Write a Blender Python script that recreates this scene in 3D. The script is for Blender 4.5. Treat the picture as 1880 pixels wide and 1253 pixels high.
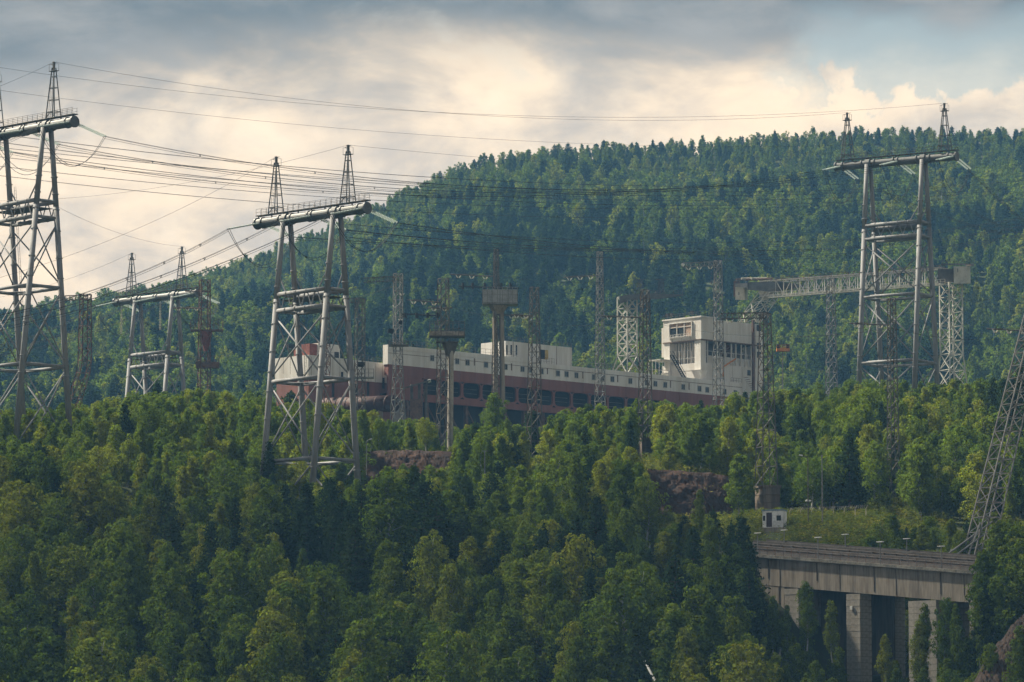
import bpy, math, random
import numpy as np
from mathutils import Vector, Matrix
R = math.radians
for o in list(bpy.data.objects): bpy.data.objects.remove(o)
scn = bpy.context.scene
COL = scn.collection
rng = random.Random(7)

# ------------------------------------------------------------------ camera
FPX = 7600.0                      # focal length in pixels of the 1880 px wide photograph
HORIZON = 1450.0
PITCH = math.atan((HORIZON - 626.5) / FPX)
cam_d = bpy.data.cameras.new('camera'); cam = bpy.data.objects.new('camera', cam_d); COL.objects.link(cam)
cam_d.sensor_width = 36.0; cam_d.lens = 36.0 * FPX / 1880.0
cam_d.clip_start = 1.0; cam_d.clip_end = 9000.0
cam.location = (0, 0, 0); cam.rotation_euler = (R(90) + PITCH, 0, 0)
scn.camera = cam
# ------------------------------------------------------------------ light
SUN_AZ, SUN_EL = R(-62), R(46)     # azimuth measured from +Y towards +X: behind the hill, to the left
sun_dir = Vector((math.sin(SUN_AZ) * math.cos(SUN_EL), math.cos(SUN_AZ) * math.cos(SUN_EL), math.sin(SUN_EL)))
sd = bpy.data.lights.new('sun', 'SUN'); sd.energy = 5.0; sd.angle = R(2.0); sd.color = (1.0, 0.90, 0.71)
sun = bpy.data.objects.new('sun', sd); COL.objects.link(sun)
sun.rotation_euler = (-sun_dir).to_track_quat('-Z', 'Y').to_euler()
scn.view_settings.view_transform = 'Standard'; scn.view_settings.look = 'None'
scn.view_settings.exposure = 1.3; scn.view_settings.gamma = 1.0; scn.view_settings.use_curve_mapping = False
cy = scn.cycles
cy.max_bounces = 4; cy.diffuse_bounces = 2; cy.glossy_bounces = 2; cy.transmission_bounces = 3; cy.volume_bounces = 0
cy.transparent_max_bounces = 8; cy.use_denoising = True; cy.use_adaptive_sampling = True; cy.adaptive_threshold = 0.025
cy.caustics_reflective = False; cy.caustics_refractive = False

class NT:
    """small helper to write node trees as expressions"""
    def __init__(s, tree): s.t = tree; s.n = tree.nodes; s.l = tree.links
    def node(s, typ, **kw):
        nd = s.n.new(typ)
        for k, v in kw.items():
            if k.startswith('i_'): s.put(nd.inputs[k[2:].replace('_', ' ')], v)
            else: setattr(nd, k, v)
        return nd
    def put(s, sock, v):
        if hasattr(v, 'is_output'): s.l.new(v, sock)
        else: sock.default_value = v
    def m(s, op, a, b=0.0, c=0.0, clamp=False):
        nd = s.n.new('ShaderNodeMath'); nd.operation = op; nd.use_clamp = clamp
        for k, v in enumerate((a, b, c)): s.put(nd.inputs[k], v)
        return nd.outputs[0]
    def ss(s, v, lo, hi):            # smoothstep
        nd = s.n.new('ShaderNodeMapRange'); nd.interpolation_type = 'SMOOTHSTEP'
        for k, x in enumerate((v, lo, hi, 0.0, 1.0)): s.put(nd.inputs[k], x)
        return nd.outputs[0]
    def mix(s, f, a, b, mode='MIX'):
        nd = s.n.new('ShaderNodeMix'); nd.data_type = 'RGBA'; nd.blend_type = mode
        s.put(nd.inputs[0], f); s.put(nd.inputs[6], a); s.put(nd.inputs[7], b)
        return nd.outputs[2]
    def noise(s, vec, scale, detail=4.0, rough=0.55, dist=0.0, out=0):
        nd = s.n.new('ShaderNodeTexNoise'); s.put(nd.inputs['Vector'], vec)
        s.put(nd.inputs['Scale'], scale); s.put(nd.inputs['Detail'], detail); s.put(nd.inputs['Roughness'], rough); s.put(nd.inputs['Distortion'], dist)
        return nd.outputs[out]
    def vmul(s, v, k):
        nd = s.n.new('ShaderNodeVectorMath'); nd.operation = 'MULTIPLY'; s.put(nd.inputs[0], v); s.put(nd.inputs[1], k); return nd.outputs[0]
def c4(c): return (c[0], c[1], c[2], 1.0)

# ------------------------------------------------------------------ sky
world = bpy.data.worlds.new('World'); scn.world = world; world.use_nodes = True
w = NT(world.node_tree); w.n.clear()
wo = w.node('ShaderNodeOutputWorld')
sky = w.node('ShaderNodeTexSky', sky_type='NISHITA', sun_disc=False, sun_elevation=SUN_EL, sun_rotation=SUN_AZ, air_density=1.6, dust_density=2.5)
bg_sky = w.node('ShaderNodeBackground', i_Color=sky.outputs[0], i_Strength=0.052)
tc = w.node('ShaderNodeTexCoord'); dirv = tc.outputs['Generated']
sep = w.node('ShaderNodeSeparateXYZ', i_Vector=dirv)
az = w.m('ARCTAN2', sep.outputs[0], sep.outputs[1]); el = w.m('ARCSINE', sep.outputs[2])
stretch = w.vmul(dirv, (1.0, 1.0, 2.2))
nbig = w.noise(stretch, 9.0, 6.0, 0.5, 0.2)
nmid = w.noise(stretch, 24.0, 7.0, 0.58, 0.3)
nfin = w.noise(dirv, 60.0, 6.0, 0.6, 0.3)
# heavy grey undersides fill the sky from about ten degrees upwards; sunlit cream cloud below
nn = w.m('ADD', w.m('MULTIPLY', w.m('SUBTRACT', nbig, 0.5), 0.055), w.m('MULTIPLY', w.m('SUBTRACT', nmid, 0.5), 0.03))
slant = w.m('MULTIPLY', az, 0.02)
greyf = w.ss(w.m('ADD', w.m('SUBTRACT', el, slant), nn), 0.159, 0.184)
shade = w.ss(w.m('ADD', w.m('MULTIPLY', nmid, 0.6), w.m('MULTIPLY', nbig, 0.5)), 0.43, 0.66)
cream = w.mix(shade, c4((0.86, 0.67, 0.465)), c4((0.47, 0.41, 0.345)))
cream = w.mix(w.m('MULTIPLY', w.ss(nfin, 0.45, 0.7), 0.25), cream, c4((1.0, 0.82, 0.60)))
grey = w.mix(w.ss(nmid, 0.35, 0.7), c4((0.145, 0.165, 0.175)), c4((0.30, 0.292, 0.275)))
ccol = w.mix(greyf, cream, grey)
bg_cloud = w.node('ShaderNodeBackground', i_Color=ccol, i_Strength=0.60)
# blue gaps: where the broad noise runs low, and the wide gap above the cumulus on the right
gap_az = w.ss(w.m('ADD', az, w.m('MULTIPLY', w.m('SUBTRACT', nfin, 0.5), 0.06)), 0.060, 0.082)
top_of_cumulus = w.m('ADD', 0.1668, w.m('ADD', w.m('MULTIPLY', w.m('SUBTRACT', nfin, 0.5), 0.030), w.m('MULTIPLY', w.m('SUBTRACT', nmid, 0.5), 0.024)))
gap_el = w.ss(el, top_of_cumulus, w.m('ADD', top_of_cumulus, 0.0025))
gap_hi = w.m('SUBTRACT', 1.0, w.ss(w.m('ADD', el, nn), 0.180, 0.192))
gap = w.m('MULTIPLY', w.m('MULTIPLY', gap_az, gap_el), gap_hi)
gap2 = w.m('SUBTRACT', 1.0, w.ss(w.m('ADD', w.m('MULTIPLY', nbig, 0.6), w.m('MULTIPLY', nmid, 0.4)), 0.31, 0.41))
gapt = w.m('MULTIPLY', w.m('MAXIMUM', gap, gap2), 0.62)
ms = w.node('ShaderNodeMixShader'); w.put(ms.inputs[0], gapt); w.l.new(bg_cloud.outputs[0], ms.inputs[1]); w.l.new(bg_sky.outputs[0], ms.inputs[2])
w.l.new(ms.outputs[0], wo.inputs['Surface'])

# ------------------------------------------------------------------ pixel <-> place
CP, SP = math.cos(PITCH), math.sin(PITCH)
def ray(px, py):
    a = (px - 940.0) / FPX; b = (626.5 - py) / FPX
    return Vector((a, CP - b * SP, SP + b * CP))
def P(px, py, Y):
    d = ray(px, py); return d * (Y / d.y)
def proj(p):
    zc = p[1] * CP + p[2] * SP; yc = -p[1] * SP + p[2] * CP
    return 940 + FPX * p[0] / zc, 626.5 - FPX * yc / zc

# ------------------------------------------------------------------ materials
MATS = {}
def mat(name, col, rough=0.7, metal=0.0, var=0.25, scale=0.6, col2=None, streak=False, bump=0.0, spec=0.3):
    if name in MATS: return MATS[name]
    m = bpy.data.materials.new(name); m.use_nodes = True; t = NT(m.node_tree)
    bs = t.n['Principled BSDF']
    co = t.node('ShaderNodeTexCoord').outputs['Object']
    v = t.vmul(co, (1.0, 1.0, 0.12)) if streak else co
    n1 = t.noise(v, scale, 6.0, 0.6); n2 = t.noise(v, scale * 6, 5.0, 0.65)
    f = t.m('ADD', t.m('MULTIPLY', n1, 0.6), t.m('MULTIPLY', n2, 0.4))
    if col2 is None: col2 = tuple(x * (1 - var * 1.6) for x in col)
    hi = tuple(min(1, x * (1 + var * 0.4)) for x in col)
    c = t.mix(t.ss(f, 0.36, 0.66), c4(hi), c4(col2))
    t.put(bs.inputs['Base Color'], c); t.put(bs.inputs['Roughness'], rough); t.put(bs.inputs['Metallic'], metal)
    t.put(bs.inputs['Specular IOR Level'], spec)
    if bump:
        bp = t.node('ShaderNodeBump', i_Strength=bump, i_Height=n2); bp.inputs['Distance'].default_value = 0.15
        t.l.new(bp.outputs[0], bs.inputs['Normal'])
    MATS[name] = m
    return m
PYL = mat('pylon_grey_paint', (0.22, 0.222, 0.23), 0.7, 0.0, 0.22, 0.5, streak=True, spec=0.2)
PYLD = mat('pylon_dark_paint', (0.10, 0.105, 0.108), 0.5, 0.0, 0.25, 0.8)
STEEL = mat('weathered_steel', (0.10, 0.092, 0.082), 0.6, 0.1, 0.4, 0.9, (0.06, 0.048, 0.04))
GALV = mat('galvanised_steel', (0.20, 0.197, 0.19), 0.5, 0.2, 0.35, 0.9)
RUST = mat('rusty_steel', (0.15, 0.085, 0.06), 0.85, 0.1, 0.4, 0.7, (0.07, 0.05, 0.045))
RED = mat('red_primer', (0.20, 0.062, 0.045), 0.75, 0.0, 0.3, 0.7)
WIRE = mat('conductor_aluminium', (0.035, 0.037, 0.04), 0.6, 0.3, 0.1)
GLASS_INS = mat('insulator_glass', (0.42, 0.50, 0.47), 0.2, 0.0, 0.15, 3.0, spec=0.8)
PORC = mat('insulator_porcelain', (0.66, 0.63, 0.55), 0.25, 0.0, 0.1, spec=0.7)
WHITE = mat('hull_white_paint', (0.62, 0.605, 0.58), 0.7, 0.0, 0.10, 0.2, (0.47, 0.44, 0.40), streak=True)
CREAM = mat('tower_cream_paint', (0.44, 0.43, 0.38), 0.6, 0.0, 0.2, 0.5)
BROWN = mat('hull_brown_paint', (0.195, 0.078, 0.062), 0.75, 0.0, 0.22, 0.2, (0.145, 0.060, 0.050), streak=True)
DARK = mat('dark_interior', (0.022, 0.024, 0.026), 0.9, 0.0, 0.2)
PANE = mat('window_glass', (0.025, 0.034, 0.04), 0.25, 0.0, 0.2, 0.5, spec=0.15)
BLIND = mat('window_blind', (0.36, 0.26, 0.20), 0.8)
SEAM = mat('seam_dirt', (0.16, 0.12, 0.095), 0.9)
CONC = mat('weathered_concrete', (0.29, 0.255, 0.21), 0.9, 0.0, 0.2, 0.55, (0.14, 0.118, 0.097), streak=True, bump=0.25)
CONCB = mat('pier_concrete', (0.345, 0.315, 0.27), 0.9, 0.0, 0.2, 0.45, (0.21, 0.19, 0.165), bump=0.3)
CONCD = mat('stained_concrete', (0.10, 0.088, 0.078), 0.95, 0.0, 0.3, 0.5, streak=True)
TRACK = mat('track_bed', (0.095, 0.082, 0.072), 0.9, 0.0, 0.3, 0.9)
ORANGE = mat('orange_paint', (0.55, 0.20, 0.04), 0.7)
BLACK = mat('black_housing', (0.02, 0.02, 0.022), 0.6)
LAMPW = mat('lamp_white', (0.75, 0.75, 0.72), 0.3)
PURPLE = mat('door_brown', (0.055, 0.035, 0.04), 0.7)
SOIL = mat('red_brown_soil', (0.052, 0.027, 0.019), 1.0, 0.0, 0.3, 0.35, (0.028, 0.017, 0.013), bump=0.5)
ROCK = mat('orange_rock', (0.066, 0.040, 0.028), 0.95, 0.0, 0.3, 0.5, (0.034, 0.027, 0.022), bump=1.0)
BARKW = mat('birch_bark', (0.42, 0.41, 0.38), 0.9, 0.0, 0.3, 3.0, (0.12, 0.11, 0.10))
BARKD = mat('pine_bark', (0.12, 0.075, 0.05), 0.95, 0.0, 0.3, 3.0)

def leaf_mat(name, ca, cb, cc, trans=0.4):
    m = bpy.data.materials.new(name); m.use_nodes = True; t = NT(m.node_tree); t.n.clear()
    out = t.node('ShaderNodeOutputMaterial')
    rnd = t.node('ShaderNodeObjectInfo').outputs['Random']
    isl = t.node('ShaderNodeNewGeometry').outputs['Random Per Island']
    c = t.mix(t.ss(rnd, 0.0, 0.6), c4(ca), c4(cb)); c = t.mix(t.ss(rnd, 0.62, 1.0), c, c4(cc))
    c = t.mix(1.0, c, t.mix(isl, (0.55, 0.55, 0.6, 1), (1.35, 1.35, 1.2, 1)), 'MULTIPLY')
    d = t.node('ShaderNodeBsdfDiffuse', i_Color=c)
    tr = t.node('ShaderNodeBsdfTranslucent', i_Color=t.mix(1.0, c, (1.15, 1.4, 0.6, 1), 'MULTIPLY'))
    mx = t.node('ShaderNodeMixShader'); mx.inputs[0].default_value = trans
    t.l.new(d.outputs[0], mx.inputs[1]); t.l.new(tr.outputs[0], mx.inputs[2]); t.l.new(mx.outputs[0], out.inputs[0])
    MATS[name] = m
    return m
LEAFB = leaf_mat('birch_leaf', (0.080, 0.114, 0.022), (0.120, 0.154, 0.026), (0.200, 0.204, 0.036), 0.45)
LEAFP = leaf_mat('pine_needle', (0.026, 0.046, 0.022), (0.036, 0.058, 0.025), (0.046, 0.068, 0.028), 0.2)
LEAFW = leaf_mat('weed_leaf', (0.085, 0.105, 0.028), (0.135, 0.14, 0.035), (0.21, 0.18, 0.045), 0.4)

# ------------------------------------------------------------------ mesh builder
class MB:
    def __init__(s): s.v = []; s.f = []
    def quad(s, a, b, c, d):
        n = len(s.v); s.v += [tuple(a), tuple(b), tuple(c), tuple(d)]; s.f.append((n, n+1, n+2, n+3)); return s
    def poly(s, pts):
        n = len(s.v); s.v += [tuple(p) for p in pts]; s.f.append(tuple(range(n, n + len(pts)))); return s
    def hexa(s, p):                  # 8 corners: bottom ring then top ring
        n = len(s.v); s.v += [tuple(q) for q in p]
        for f in ((3,2,1,0), (4,5,6,7), (0,1,5,4), (1,2,6,5), (2,3,7,6), (3,0,4,7)): s.f.append(tuple(n + k for k in f))
        return s
    def box(s, lo, hi):
        (a, b, c), (d, e, f) = lo, hi
        return s.hexa([(a,b,c), (d,b,c), (d,e,c), (a,e,c), (a,b,f), (d,b,f), (d,e,f), (a,e,f)])
    def tube(s, p, q, r, n=6, r2=None, caps=True):
        p = Vector(p); q = Vector(q); r2 = r if r2 is None else r2
        d = (q - p); L = d.length
        if L < 1e-6: return s
        d /= L; u = d.cross(Vector((0, 0, 1)))
        if u.length < 1e-4: u = Vector((1, 0, 0))
        u.normalize(); v = d.cross(u); k0 = len(s.v)
        for c, rr in ((p, r), (q, r2)):
            for k in range(n):
                a = 2 * math.pi * (k + 0.5) / n; s.v.append(tuple(c + u * (rr * math.cos(a)) + v * (rr * math.sin(a))))
        for k in range(n): s.f.append((k0 + k, k0 + (k+1) % n, k0 + n + (k+1) % n, k0 + n + k))
        if caps: s.f.append(tuple(k0 + k for k in range(n-1, -1, -1))); s.f.append(tuple(k0 + n + k for k in range(n)))
        return s
    def path(s, pts, r, n=5):
        for a, b in zip(pts[:-1], pts[1:]): s.tube(a, b, r, n, caps=False)
        return s
    def build(s, name, m, parent=None, smooth=False):
        me = bpy.data.meshes.new(name); me.from_pydata(s.v, [], s.f); me.update()
        if smooth:
            me.polygons.foreach_set('use_smooth', [True] * len(me.polygons))
        me.materials.append(m)
        o = bpy.data.objects.new(name, me); COL.objects.link(o); o.parent = parent
        return o
def sphere_mb(c, r, nu=8, nv=6):
    mb = MB(); c = Vector(c); r = Vector(r) if hasattr(r, '__len__') else Vector((r, r, r))
    ring = []
    for j in range(nv + 1):
        th = math.pi * j / nv
        for i in range(nu):
            ph = 2 * math.pi * i / nu
            mb.v.append((c.x + r.x*math.sin(th)*math.cos(ph), c.y + r.y*math.sin(th)*math.sin(ph), c.z + r.z*math.cos(th)))
    for j in range(nv):
        for i in range(nu): mb.f.append((j*nu+i, (j+1)*nu+i, (j+1)*nu+(i+1)%nu, j*nu+(i+1)%nu))
    return mb
def tag(o, label=None, cat=None, group=None, kind=None):
    if label: o['label'] = label
    if cat: o['category'] = cat
    if group: o['group'] = group
    if kind: o['kind'] = kind
    return o
def empty(name, loc, rz=0.0):
    o = bpy.data.objects.new(name, None); COL.objects.link(o); o.location = loc; o.rotation_euler = (0, 0, rz); o.empty_display_size = 0.5
    return o
bpy_update = bpy.context.view_layer.update
def W(root, p):                      # local point of a z-rotated empty -> world
    return Matrix.Translation(root.location) @ Matrix.Rotation(root.rotation_euler[2], 4, 'Z') @ Vector(p)
# ------------------------------------------------------------------ terrain
GX = [-400, -100, 0, 150, 300, 450, 600, 800, 940, 1100, 1200, 1300, 1400, 1600, 1750, 1880, 2300]
GROWS = {  # distance -> screen row of the bare ground at each column
 300:  [1700]*17,
 440:  [1560]*17,
 500:  [1410,1410,1410,1410,1410,1410,1410,1410,1410,1410,1400,1400,1420,1440,1400,1260,1200],
 545:  [1240,1240,1240,1240,1245,1250,1255,1255,1250,1240,1240,1240,1300,1350,1280,1150,1100],
 575:  [1120,1120,1120,1125,1130,1140,1150,1150,1140,1130,1120,1100,1080,1235,1170,1090,1050],
 590:  [1070,1070,1070,1075,1080,1090,1095,1095,1090,1080,1060,1030,1000,1020,1060,1060,1040],
 610:  [1000,1000,1000,1010,1015,1020,1025,1030,1030,1015,1000,985,970,985,1010,1020,1000],
 635:  [920,920,920,930,940,960,970,980,975,960,965,970,958,955,965,975,960],
 646:  [893,893,893,903,917,940,952,958,947,930,962,966,950,945,952,960,947],
 651:  [880,880,880,890,906,930,945,948,935,918,868,880,947,941,947,954,942],
 660:  [860,860,860,870,890,915,930,930,910,880,862,868,925,930,935,940,930],
 690:  [833,833,833,838,842,862,890,886,872,852,850,858,888,888,892,898,890],
 695:  [829,829,829,834,836,856,842,832,868,850,848,856,882,884,888,894,885],
 700:  [825,825,825,830,830,850,838,832,862,848,846,852,875,880,885,890,880],
 740:  [835,835,832,820,800,805,830,878,862,846,832,822,815,820,822,820,815],
 790:  [860,860,850,830,808,812,835,890,870,842,820,805,795,792,792,790,785],
 860:  [890,890,880,860,840,840,840,845,835,825,815,810,800,795,795,800,800],
 950:  [900,900,890,880,860,850,850,850,840,830,830,830,820,810,810,815,820],
 1150: [860,860,850,850,845,840,835,830,830,830,830,830,820,815,815,820,830],
 1260: [800]*17,
}
SKX = [-800,-300,   0, 180, 300, 390, 480, 580, 640, 700, 740, 800, 850, 900, 960,1050,1150,1280,1400,1500,1600,1700,1800,1880,2300,3000]
SKYL= [ 640, 600, 580, 555, 522, 495, 466, 428, 402, 372, 350, 325, 305, 292, 282, 272, 262, 252, 246, 242, 238, 238, 240, 236, 220, 240]
GY = sorted(GROWS); GM = np.array([GROWS[k] for k in GY], float)
def vnoise(x, y, seed=0):
    def h(i, j): 
        n = np.sin(i * 127.1 + j * 311.7 + seed * 74.7) * 43758.5453; return n - np.floor(n)
    xi, yi = np.floor(x), np.floor(y); fx, fy = x - xi, y - yi
    fx = fx*fx*(3-2*fx); fy = fy*fy*(3-2*fy)
    return (h(xi,yi)*(1-fx)+h(xi+1,yi)*fx)*(1-fy) + (h(xi,yi+1)*(1-fx)+h(xi+1,yi+1)*fx)*fy
def ground_z(x, y):
    x = np.atleast_1d(np.asarray(x, float)); y = np.atleast_1d(np.asarray(y, float))
    yy = np.maximum(y, 300.0)
    px = 940 + FPX * x / yy
    pxc = np.clip(px, -400, 2299.9)
    ix = np.clip(np.searchsorted(GX, pxc, side='right') - 1, 0, len(GX) - 2); gx = np.array(GX, float)
    fx = (pxc - gx[ix]) / (gx[ix+1] - gx[ix]); fx = fx*fx*(3-2*fx)
    gy = np.array(GY, float); yc = np.clip(yy, 300, 1259.9)
    iy = np.clip(np.searchsorted(gy, yc, side='right') - 1, 0, len(GY) - 2)
    fy = (yc - gy[iy]) / (gy[iy+1] - gy[iy])
    row = (GM[iy,ix]*(1-fx)+GM[iy,ix+1]*fx)*(1-fy) + (GM[iy+1,ix]*(1-fx)+GM[iy+1,ix+1]*fx)*fy
    z = (HORIZON - row) / FPX * yy
    z = np.where(y < 440, -8.0 + (z + 8.0) * np.clip((y - 300) / 140, 0, 1), z)
    # the far wooded hill
    sk = np.interp(px, SKX, SKYL) + 20.0
    t = np.clip((yy - 1260.0) / (2000.0 - 1260.0), 0, 1.4)
    r2 = 800.0 + (sk - 800.0) * np.minimum(t, 1.0) ** 0.92
    zh = (HORIZON - r2) / FPX * np.minimum(yy, 2000.0) - np.maximum(yy - 2000.0, 0) * 0.32
    zh = np.maximum(zh, -8.0)
    wob = (vnoise(x / 95.0 + 3, y / 120.0, 1) - 0.5) * 30.0 * np.clip(t * 3, 0, 1) * np.clip((1.0 - t) * 4, 0.12, 1) + (vnoise(x / 38.0, y / 50.0, 2) - 0.5) * 9.0 * np.clip(t * 4, 0, 1) * np.clip((1.0 - t) * 5, 0.2, 1)
    z = np.where(yy > 1260.0, zh + wob, z)
    z = z + (vnoise(x / 9.0, y / 9.0, 5) - 0.5) * 0.9 * np.clip((y - 440) / 60, 0, 1) * (y < 1200)
    return z
def gz(x, y): return float(ground_z(x, y)[0])
def terrain():
    ys = np.concatenate([np.arange(-300, 440, 60), np.arange(440, 630, 5.0), np.arange(630, 710, 1.7), np.arange(710, 820, 5.0), np.arange(820, 1260, 20.0), np.arange(1260, 2080, 16.0), np.arange(2080, 2290, 30.0)])
    xs = np.concatenate([np.arange(-1500, -320, 60), np.arange(-320, -110, 15), np.arange(-110, 110, 4.0), np.arange(110, 320, 15), np.arange(320, 1501, 60)])
    X, Y = np.meshgrid(xs, ys); Z = ground_z(X.ravel(), Y.ravel())
    v = np.stack([X.ravel(), Y.ravel(), Z], 1); nx, ny = len(xs), len(ys)
    i = np.arange(nx - 1)[None, :] + nx * np.arange(ny - 1)[:, None]; i = i.ravel()
    f = np.stack([i, i + 1, i + nx + 1, i + nx], 1)
    me = bpy.data.meshes.new('terrain'); me.from_pydata(v.tolist(), [], f.tolist()); me.update()
    me.polygons.foreach_set('use_smooth', [True] * len(me.polygons))
    m = bpy.data.materials.new('forest_floor'); m.use_nodes = True; t = NT(m.node_tree); bs = t.n['Principled BSDF']
    co = t.node('ShaderNodeTexCoord').outputs['Object']
    n1 = t.noise(co, 0.06, 6, 0.6); n2 = t.noise(co, 0.9, 6, 0.65)
    c = t.mix(t.ss(n1, 0.4, 0.62), c4((0.032, 0.045, 0.016)), c4((0.052, 0.064, 0.022)))
    c = t.mix(t.ss(n2, 0.42, 0.68), c, c4((0.036, 0.036, 0.018)))
    t.put(bs.inputs['Base Color'], c); t.put(bs.inputs['Roughness'], 1.0); t.put(bs.inputs['Specular IOR Level'], 0.1)
    bp = t.node('ShaderNodeBump', i_Strength=0.8, i_Height=n2); bp.inputs['Distance'].default_value = 0.4; t.l.new(bp.outputs[0], bs.inputs['Normal'])
    me.materials.append(m)
    o = bpy.data.objects.new('terrain', me); COL.objects.link(o); tag(o, kind='structure')
terrain()

# ------------------------------------------------------------------ tube pylons
ZB = 46.7                            # crossbeam height above pylon base
def leg_y(z): return 0.85 + 0.0925 * (ZB - z)
def insulator_string(root, a, b, pair_axis, name='insulator_string', m=GLASS_INS):
    a, b = Vector(a), Vector(b); d = b - a; L = d.length; ex = Vector(pair_axis)
    for k in (-1, 1):
        mb = MB(); off = ex * (0.36 * k)
        mb.tube(a + off * 0.6, b + off, 0.035, 5)
        n = int(L / 0.34)
        for i in range(n):
            c = a + d * ((i + 0.8) / (n + 0.6)) + off
            mb.tube(c, c + d.normalized() * 0.11, 0.17, 7, 0.09)
        mb.build(name, m, root)
    MB().tube(b - ex * 0.4, b + ex * 0.4, 0.06, 5).build('yoke_plate', PYLD, root)
    return b
def hang(a, b, sag, n=14):
    a, b = Vector(a), Vector(b)
    return [a.lerp(b, i / n) - Vector((0, 0, sag * 4 * (i / n) * (1 - i / n))) for i in range(n + 1)]
def pylon(px, py_beam, Y, ang, label, extra=0.0, spire_x=8.6, string=6.3, drop=1.5, hang_strings=False, rings=(20.1, 7.1), far_side=True):
    """ang: bearing of the crossbeam from the line of sight; local +x is the near, right-hand end"""
    top = P(px, py_beam, Y)
    root = empty('portal_pylon', (top.x, top.y, top.z - ZB), R(ang - 90.0))
    tag(root, label, 'pylon', 'tube-legged portal pylons')
    xl = 6.0
    for sx in (-1, 1):
        for sy in (-1, 1):
            mb = MB(); zb = -4.0 - extra
            mb.tube((sx*xl, sy*leg_y(zb), zb), (sx*xl, sy*leg_y(33.5), 33.5), 0.52, 14, 0.48)
            mb.tube((sx*xl, sy*leg_y(33.5), 33.5), (sx*xl, sy*0.80, ZB - 0.2), 0.48, 14, 0.42)
            for z in [rings[1] + 1.3, rings[1] - 1.5, rings[0] + 1.6, rings[0] - 1.6, 29.5, 33.0, 35.6, 38.4] + ([14.0, 25.0]):
                mb.tube((sx*xl, sy*leg_y(z), z - 0.07), (sx*xl, sy*leg_y(z), z + 0.07), 0.60, 14)
            leg = mb.build('leg', PYL, root, True)
            MB().hexa([(sx*xl-0.06, sy*1.1, 39.5), (sx*xl+0.06, sy*1.1, 39.5), (sx*xl+0.06, sy*1.62, 39.5), (sx*xl-0.06, sy*1.62, 39.5),
                       (sx*xl-0.06, sy*0.3, ZB-0.9), (sx*xl+0.06, sy*0.3, ZB-0.9), (sx*xl+0.06, sy*0.95, ZB-0.9), (sx*xl-0.06, sy*0.95, ZB-0.9)]).build('gusset_plate', PYLD, leg)
    # crossbeam tube with flanges
    mb = MB(); mb.tube((-13.2, 0, ZB), (13.2, 0, ZB), 0.80, 18)
    beam = mb.build('crossbeam', PYLD, root, False)
    for x in (-13.1, -11.6, -7.4, -4.6, -0.4, 0.5, 4.6, 7.4, 11.4, 13.1):
        MB().tube((x - 0.13, 0, ZB), (x + 0.13, 0, ZB), 0.95 if abs(x) < 13 else 0.98, 18).build('flange', PYLD, beam)
    for sx in (-1, 1):
        MB().tube((sx * xl - 0.5, 0, ZB), (sx * xl + 0.5, 0, ZB), 1.02, 16).build('saddle', PYLD, beam)
    # walkway
    walk = MB().box((-13.0, -0.55, ZB + 1.15), (13.4, 0.55, ZB + 1.28)).build('walkway', STEEL, root)
    for x in np.arange(-12.8, 13.0, 3.2): MB().tube((x, 0, ZB + 0.6), (x, 0, ZB + 1.1), 0.12, 6).build('walkway_support', STEEL, walk)
    for sy in (-0.5, 0.5):
        mb = MB()
        for x in np.arange(-12.9, 13.4, 1.3): mb.tube((x, sy, ZB + 1.2), (x, sy, ZB + 2.3), 0.028, 4)
        for zz in (1.75, 2.3): mb.tube((-12.9, sy, ZB + zz), (13.3, sy, ZB + zz), 0.028, 4)
        mb.build('railing', STEEL, walk)
    # double tie beams between the two A-frames, on both faces
    for sy in (-1, 1):
        for z in (34.3, 31.6):
            y = sy * leg_y(z)
            mb = MB(); mb.tube((-xl, y, z), (xl, y, z), 0.36, 10)
            for x in (-3.6, -1.2, 1.2, 3.6): mb.tube((x - 0.06, y, z), (x + 0.06, y, z), 0.43, 10)
            mb.build('tie_beam', PYL, root, True)
        for x in (-4.8, -2.4, 0, 2.4, 4.8):
            y = sy * leg_y(33)
            MB().tube((x - 0.9, y, 34.1), (x, y, 31.8), 0.1, 5).tube((x + 0.9, y, 34.1), (x, y, 31.8), 0.1, 5).build('tie_web', PYL, root)
        for sx in (-1, 1):
            MB().tube((sx*3.9, sy*leg_y(34.4), 34.5), (sx*xl, sy*leg_y(37.8), 37.8), 0.13, 6).build('knee_brace', PYL, root)
    for sx in (-1, 1):
        for z in (34.3, 31.6): MB().tube((sx*xl, -leg_y(z), z), (sx*xl, leg_y(z), z), 0.28, 8).build('tie_beam', PYL, root, True)
    MB().box((-5.2, -leg_y(33)+0.1, 33.2), (5.2, leg_y(33)-0.1, 33.3)).build('maintenance_deck', STEEL, root)
    # horizontal rings and X bracing
    for z in rings:
        y = leg_y(z)
        for sy in (-1, 1): MB().tube((-xl, sy*y, z), (xl, sy*y, z), 0.30, 10).build('ring_beam', PYL, root, True)
        for sx in (-1, 1): MB().tube((sx*xl, -y, z), (sx*xl, y, z), 0.28, 10).build('ring_beam', PYL, root, True)
        MB().tube((-xl, 0, z - .05), (0, y, z - .05), 0.11, 6).build('ring_strut', PYL, root); MB().tube((0, -y, z - .05), (xl, 0, z - .05), 0.11, 6).build('ring_strut', PYL, root)
    zs = [31.2, rings[0], rings[1], -4.0 - extra]
    for za, zb in zip(zs[:-1], zs[1:]):
        a, b = za - 0.5, zb + 0.5
        for sy in (-1, 1):
            for k in (-1, 1): MB().tube((-k*xl, sy*leg_y(a), a), (k*xl, sy*leg_y(b), b), 0.135, 7).build('diagonal_brace', PYL, root, True)
        for sx in (-1, 1):
            for k in (-1, 1): MB().tube((sx*xl, -k*leg_y(a), a), (sx*xl, k*leg_y(b), b), 0.115, 7).build('diagonal_brace', PYL, root, True)
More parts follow.
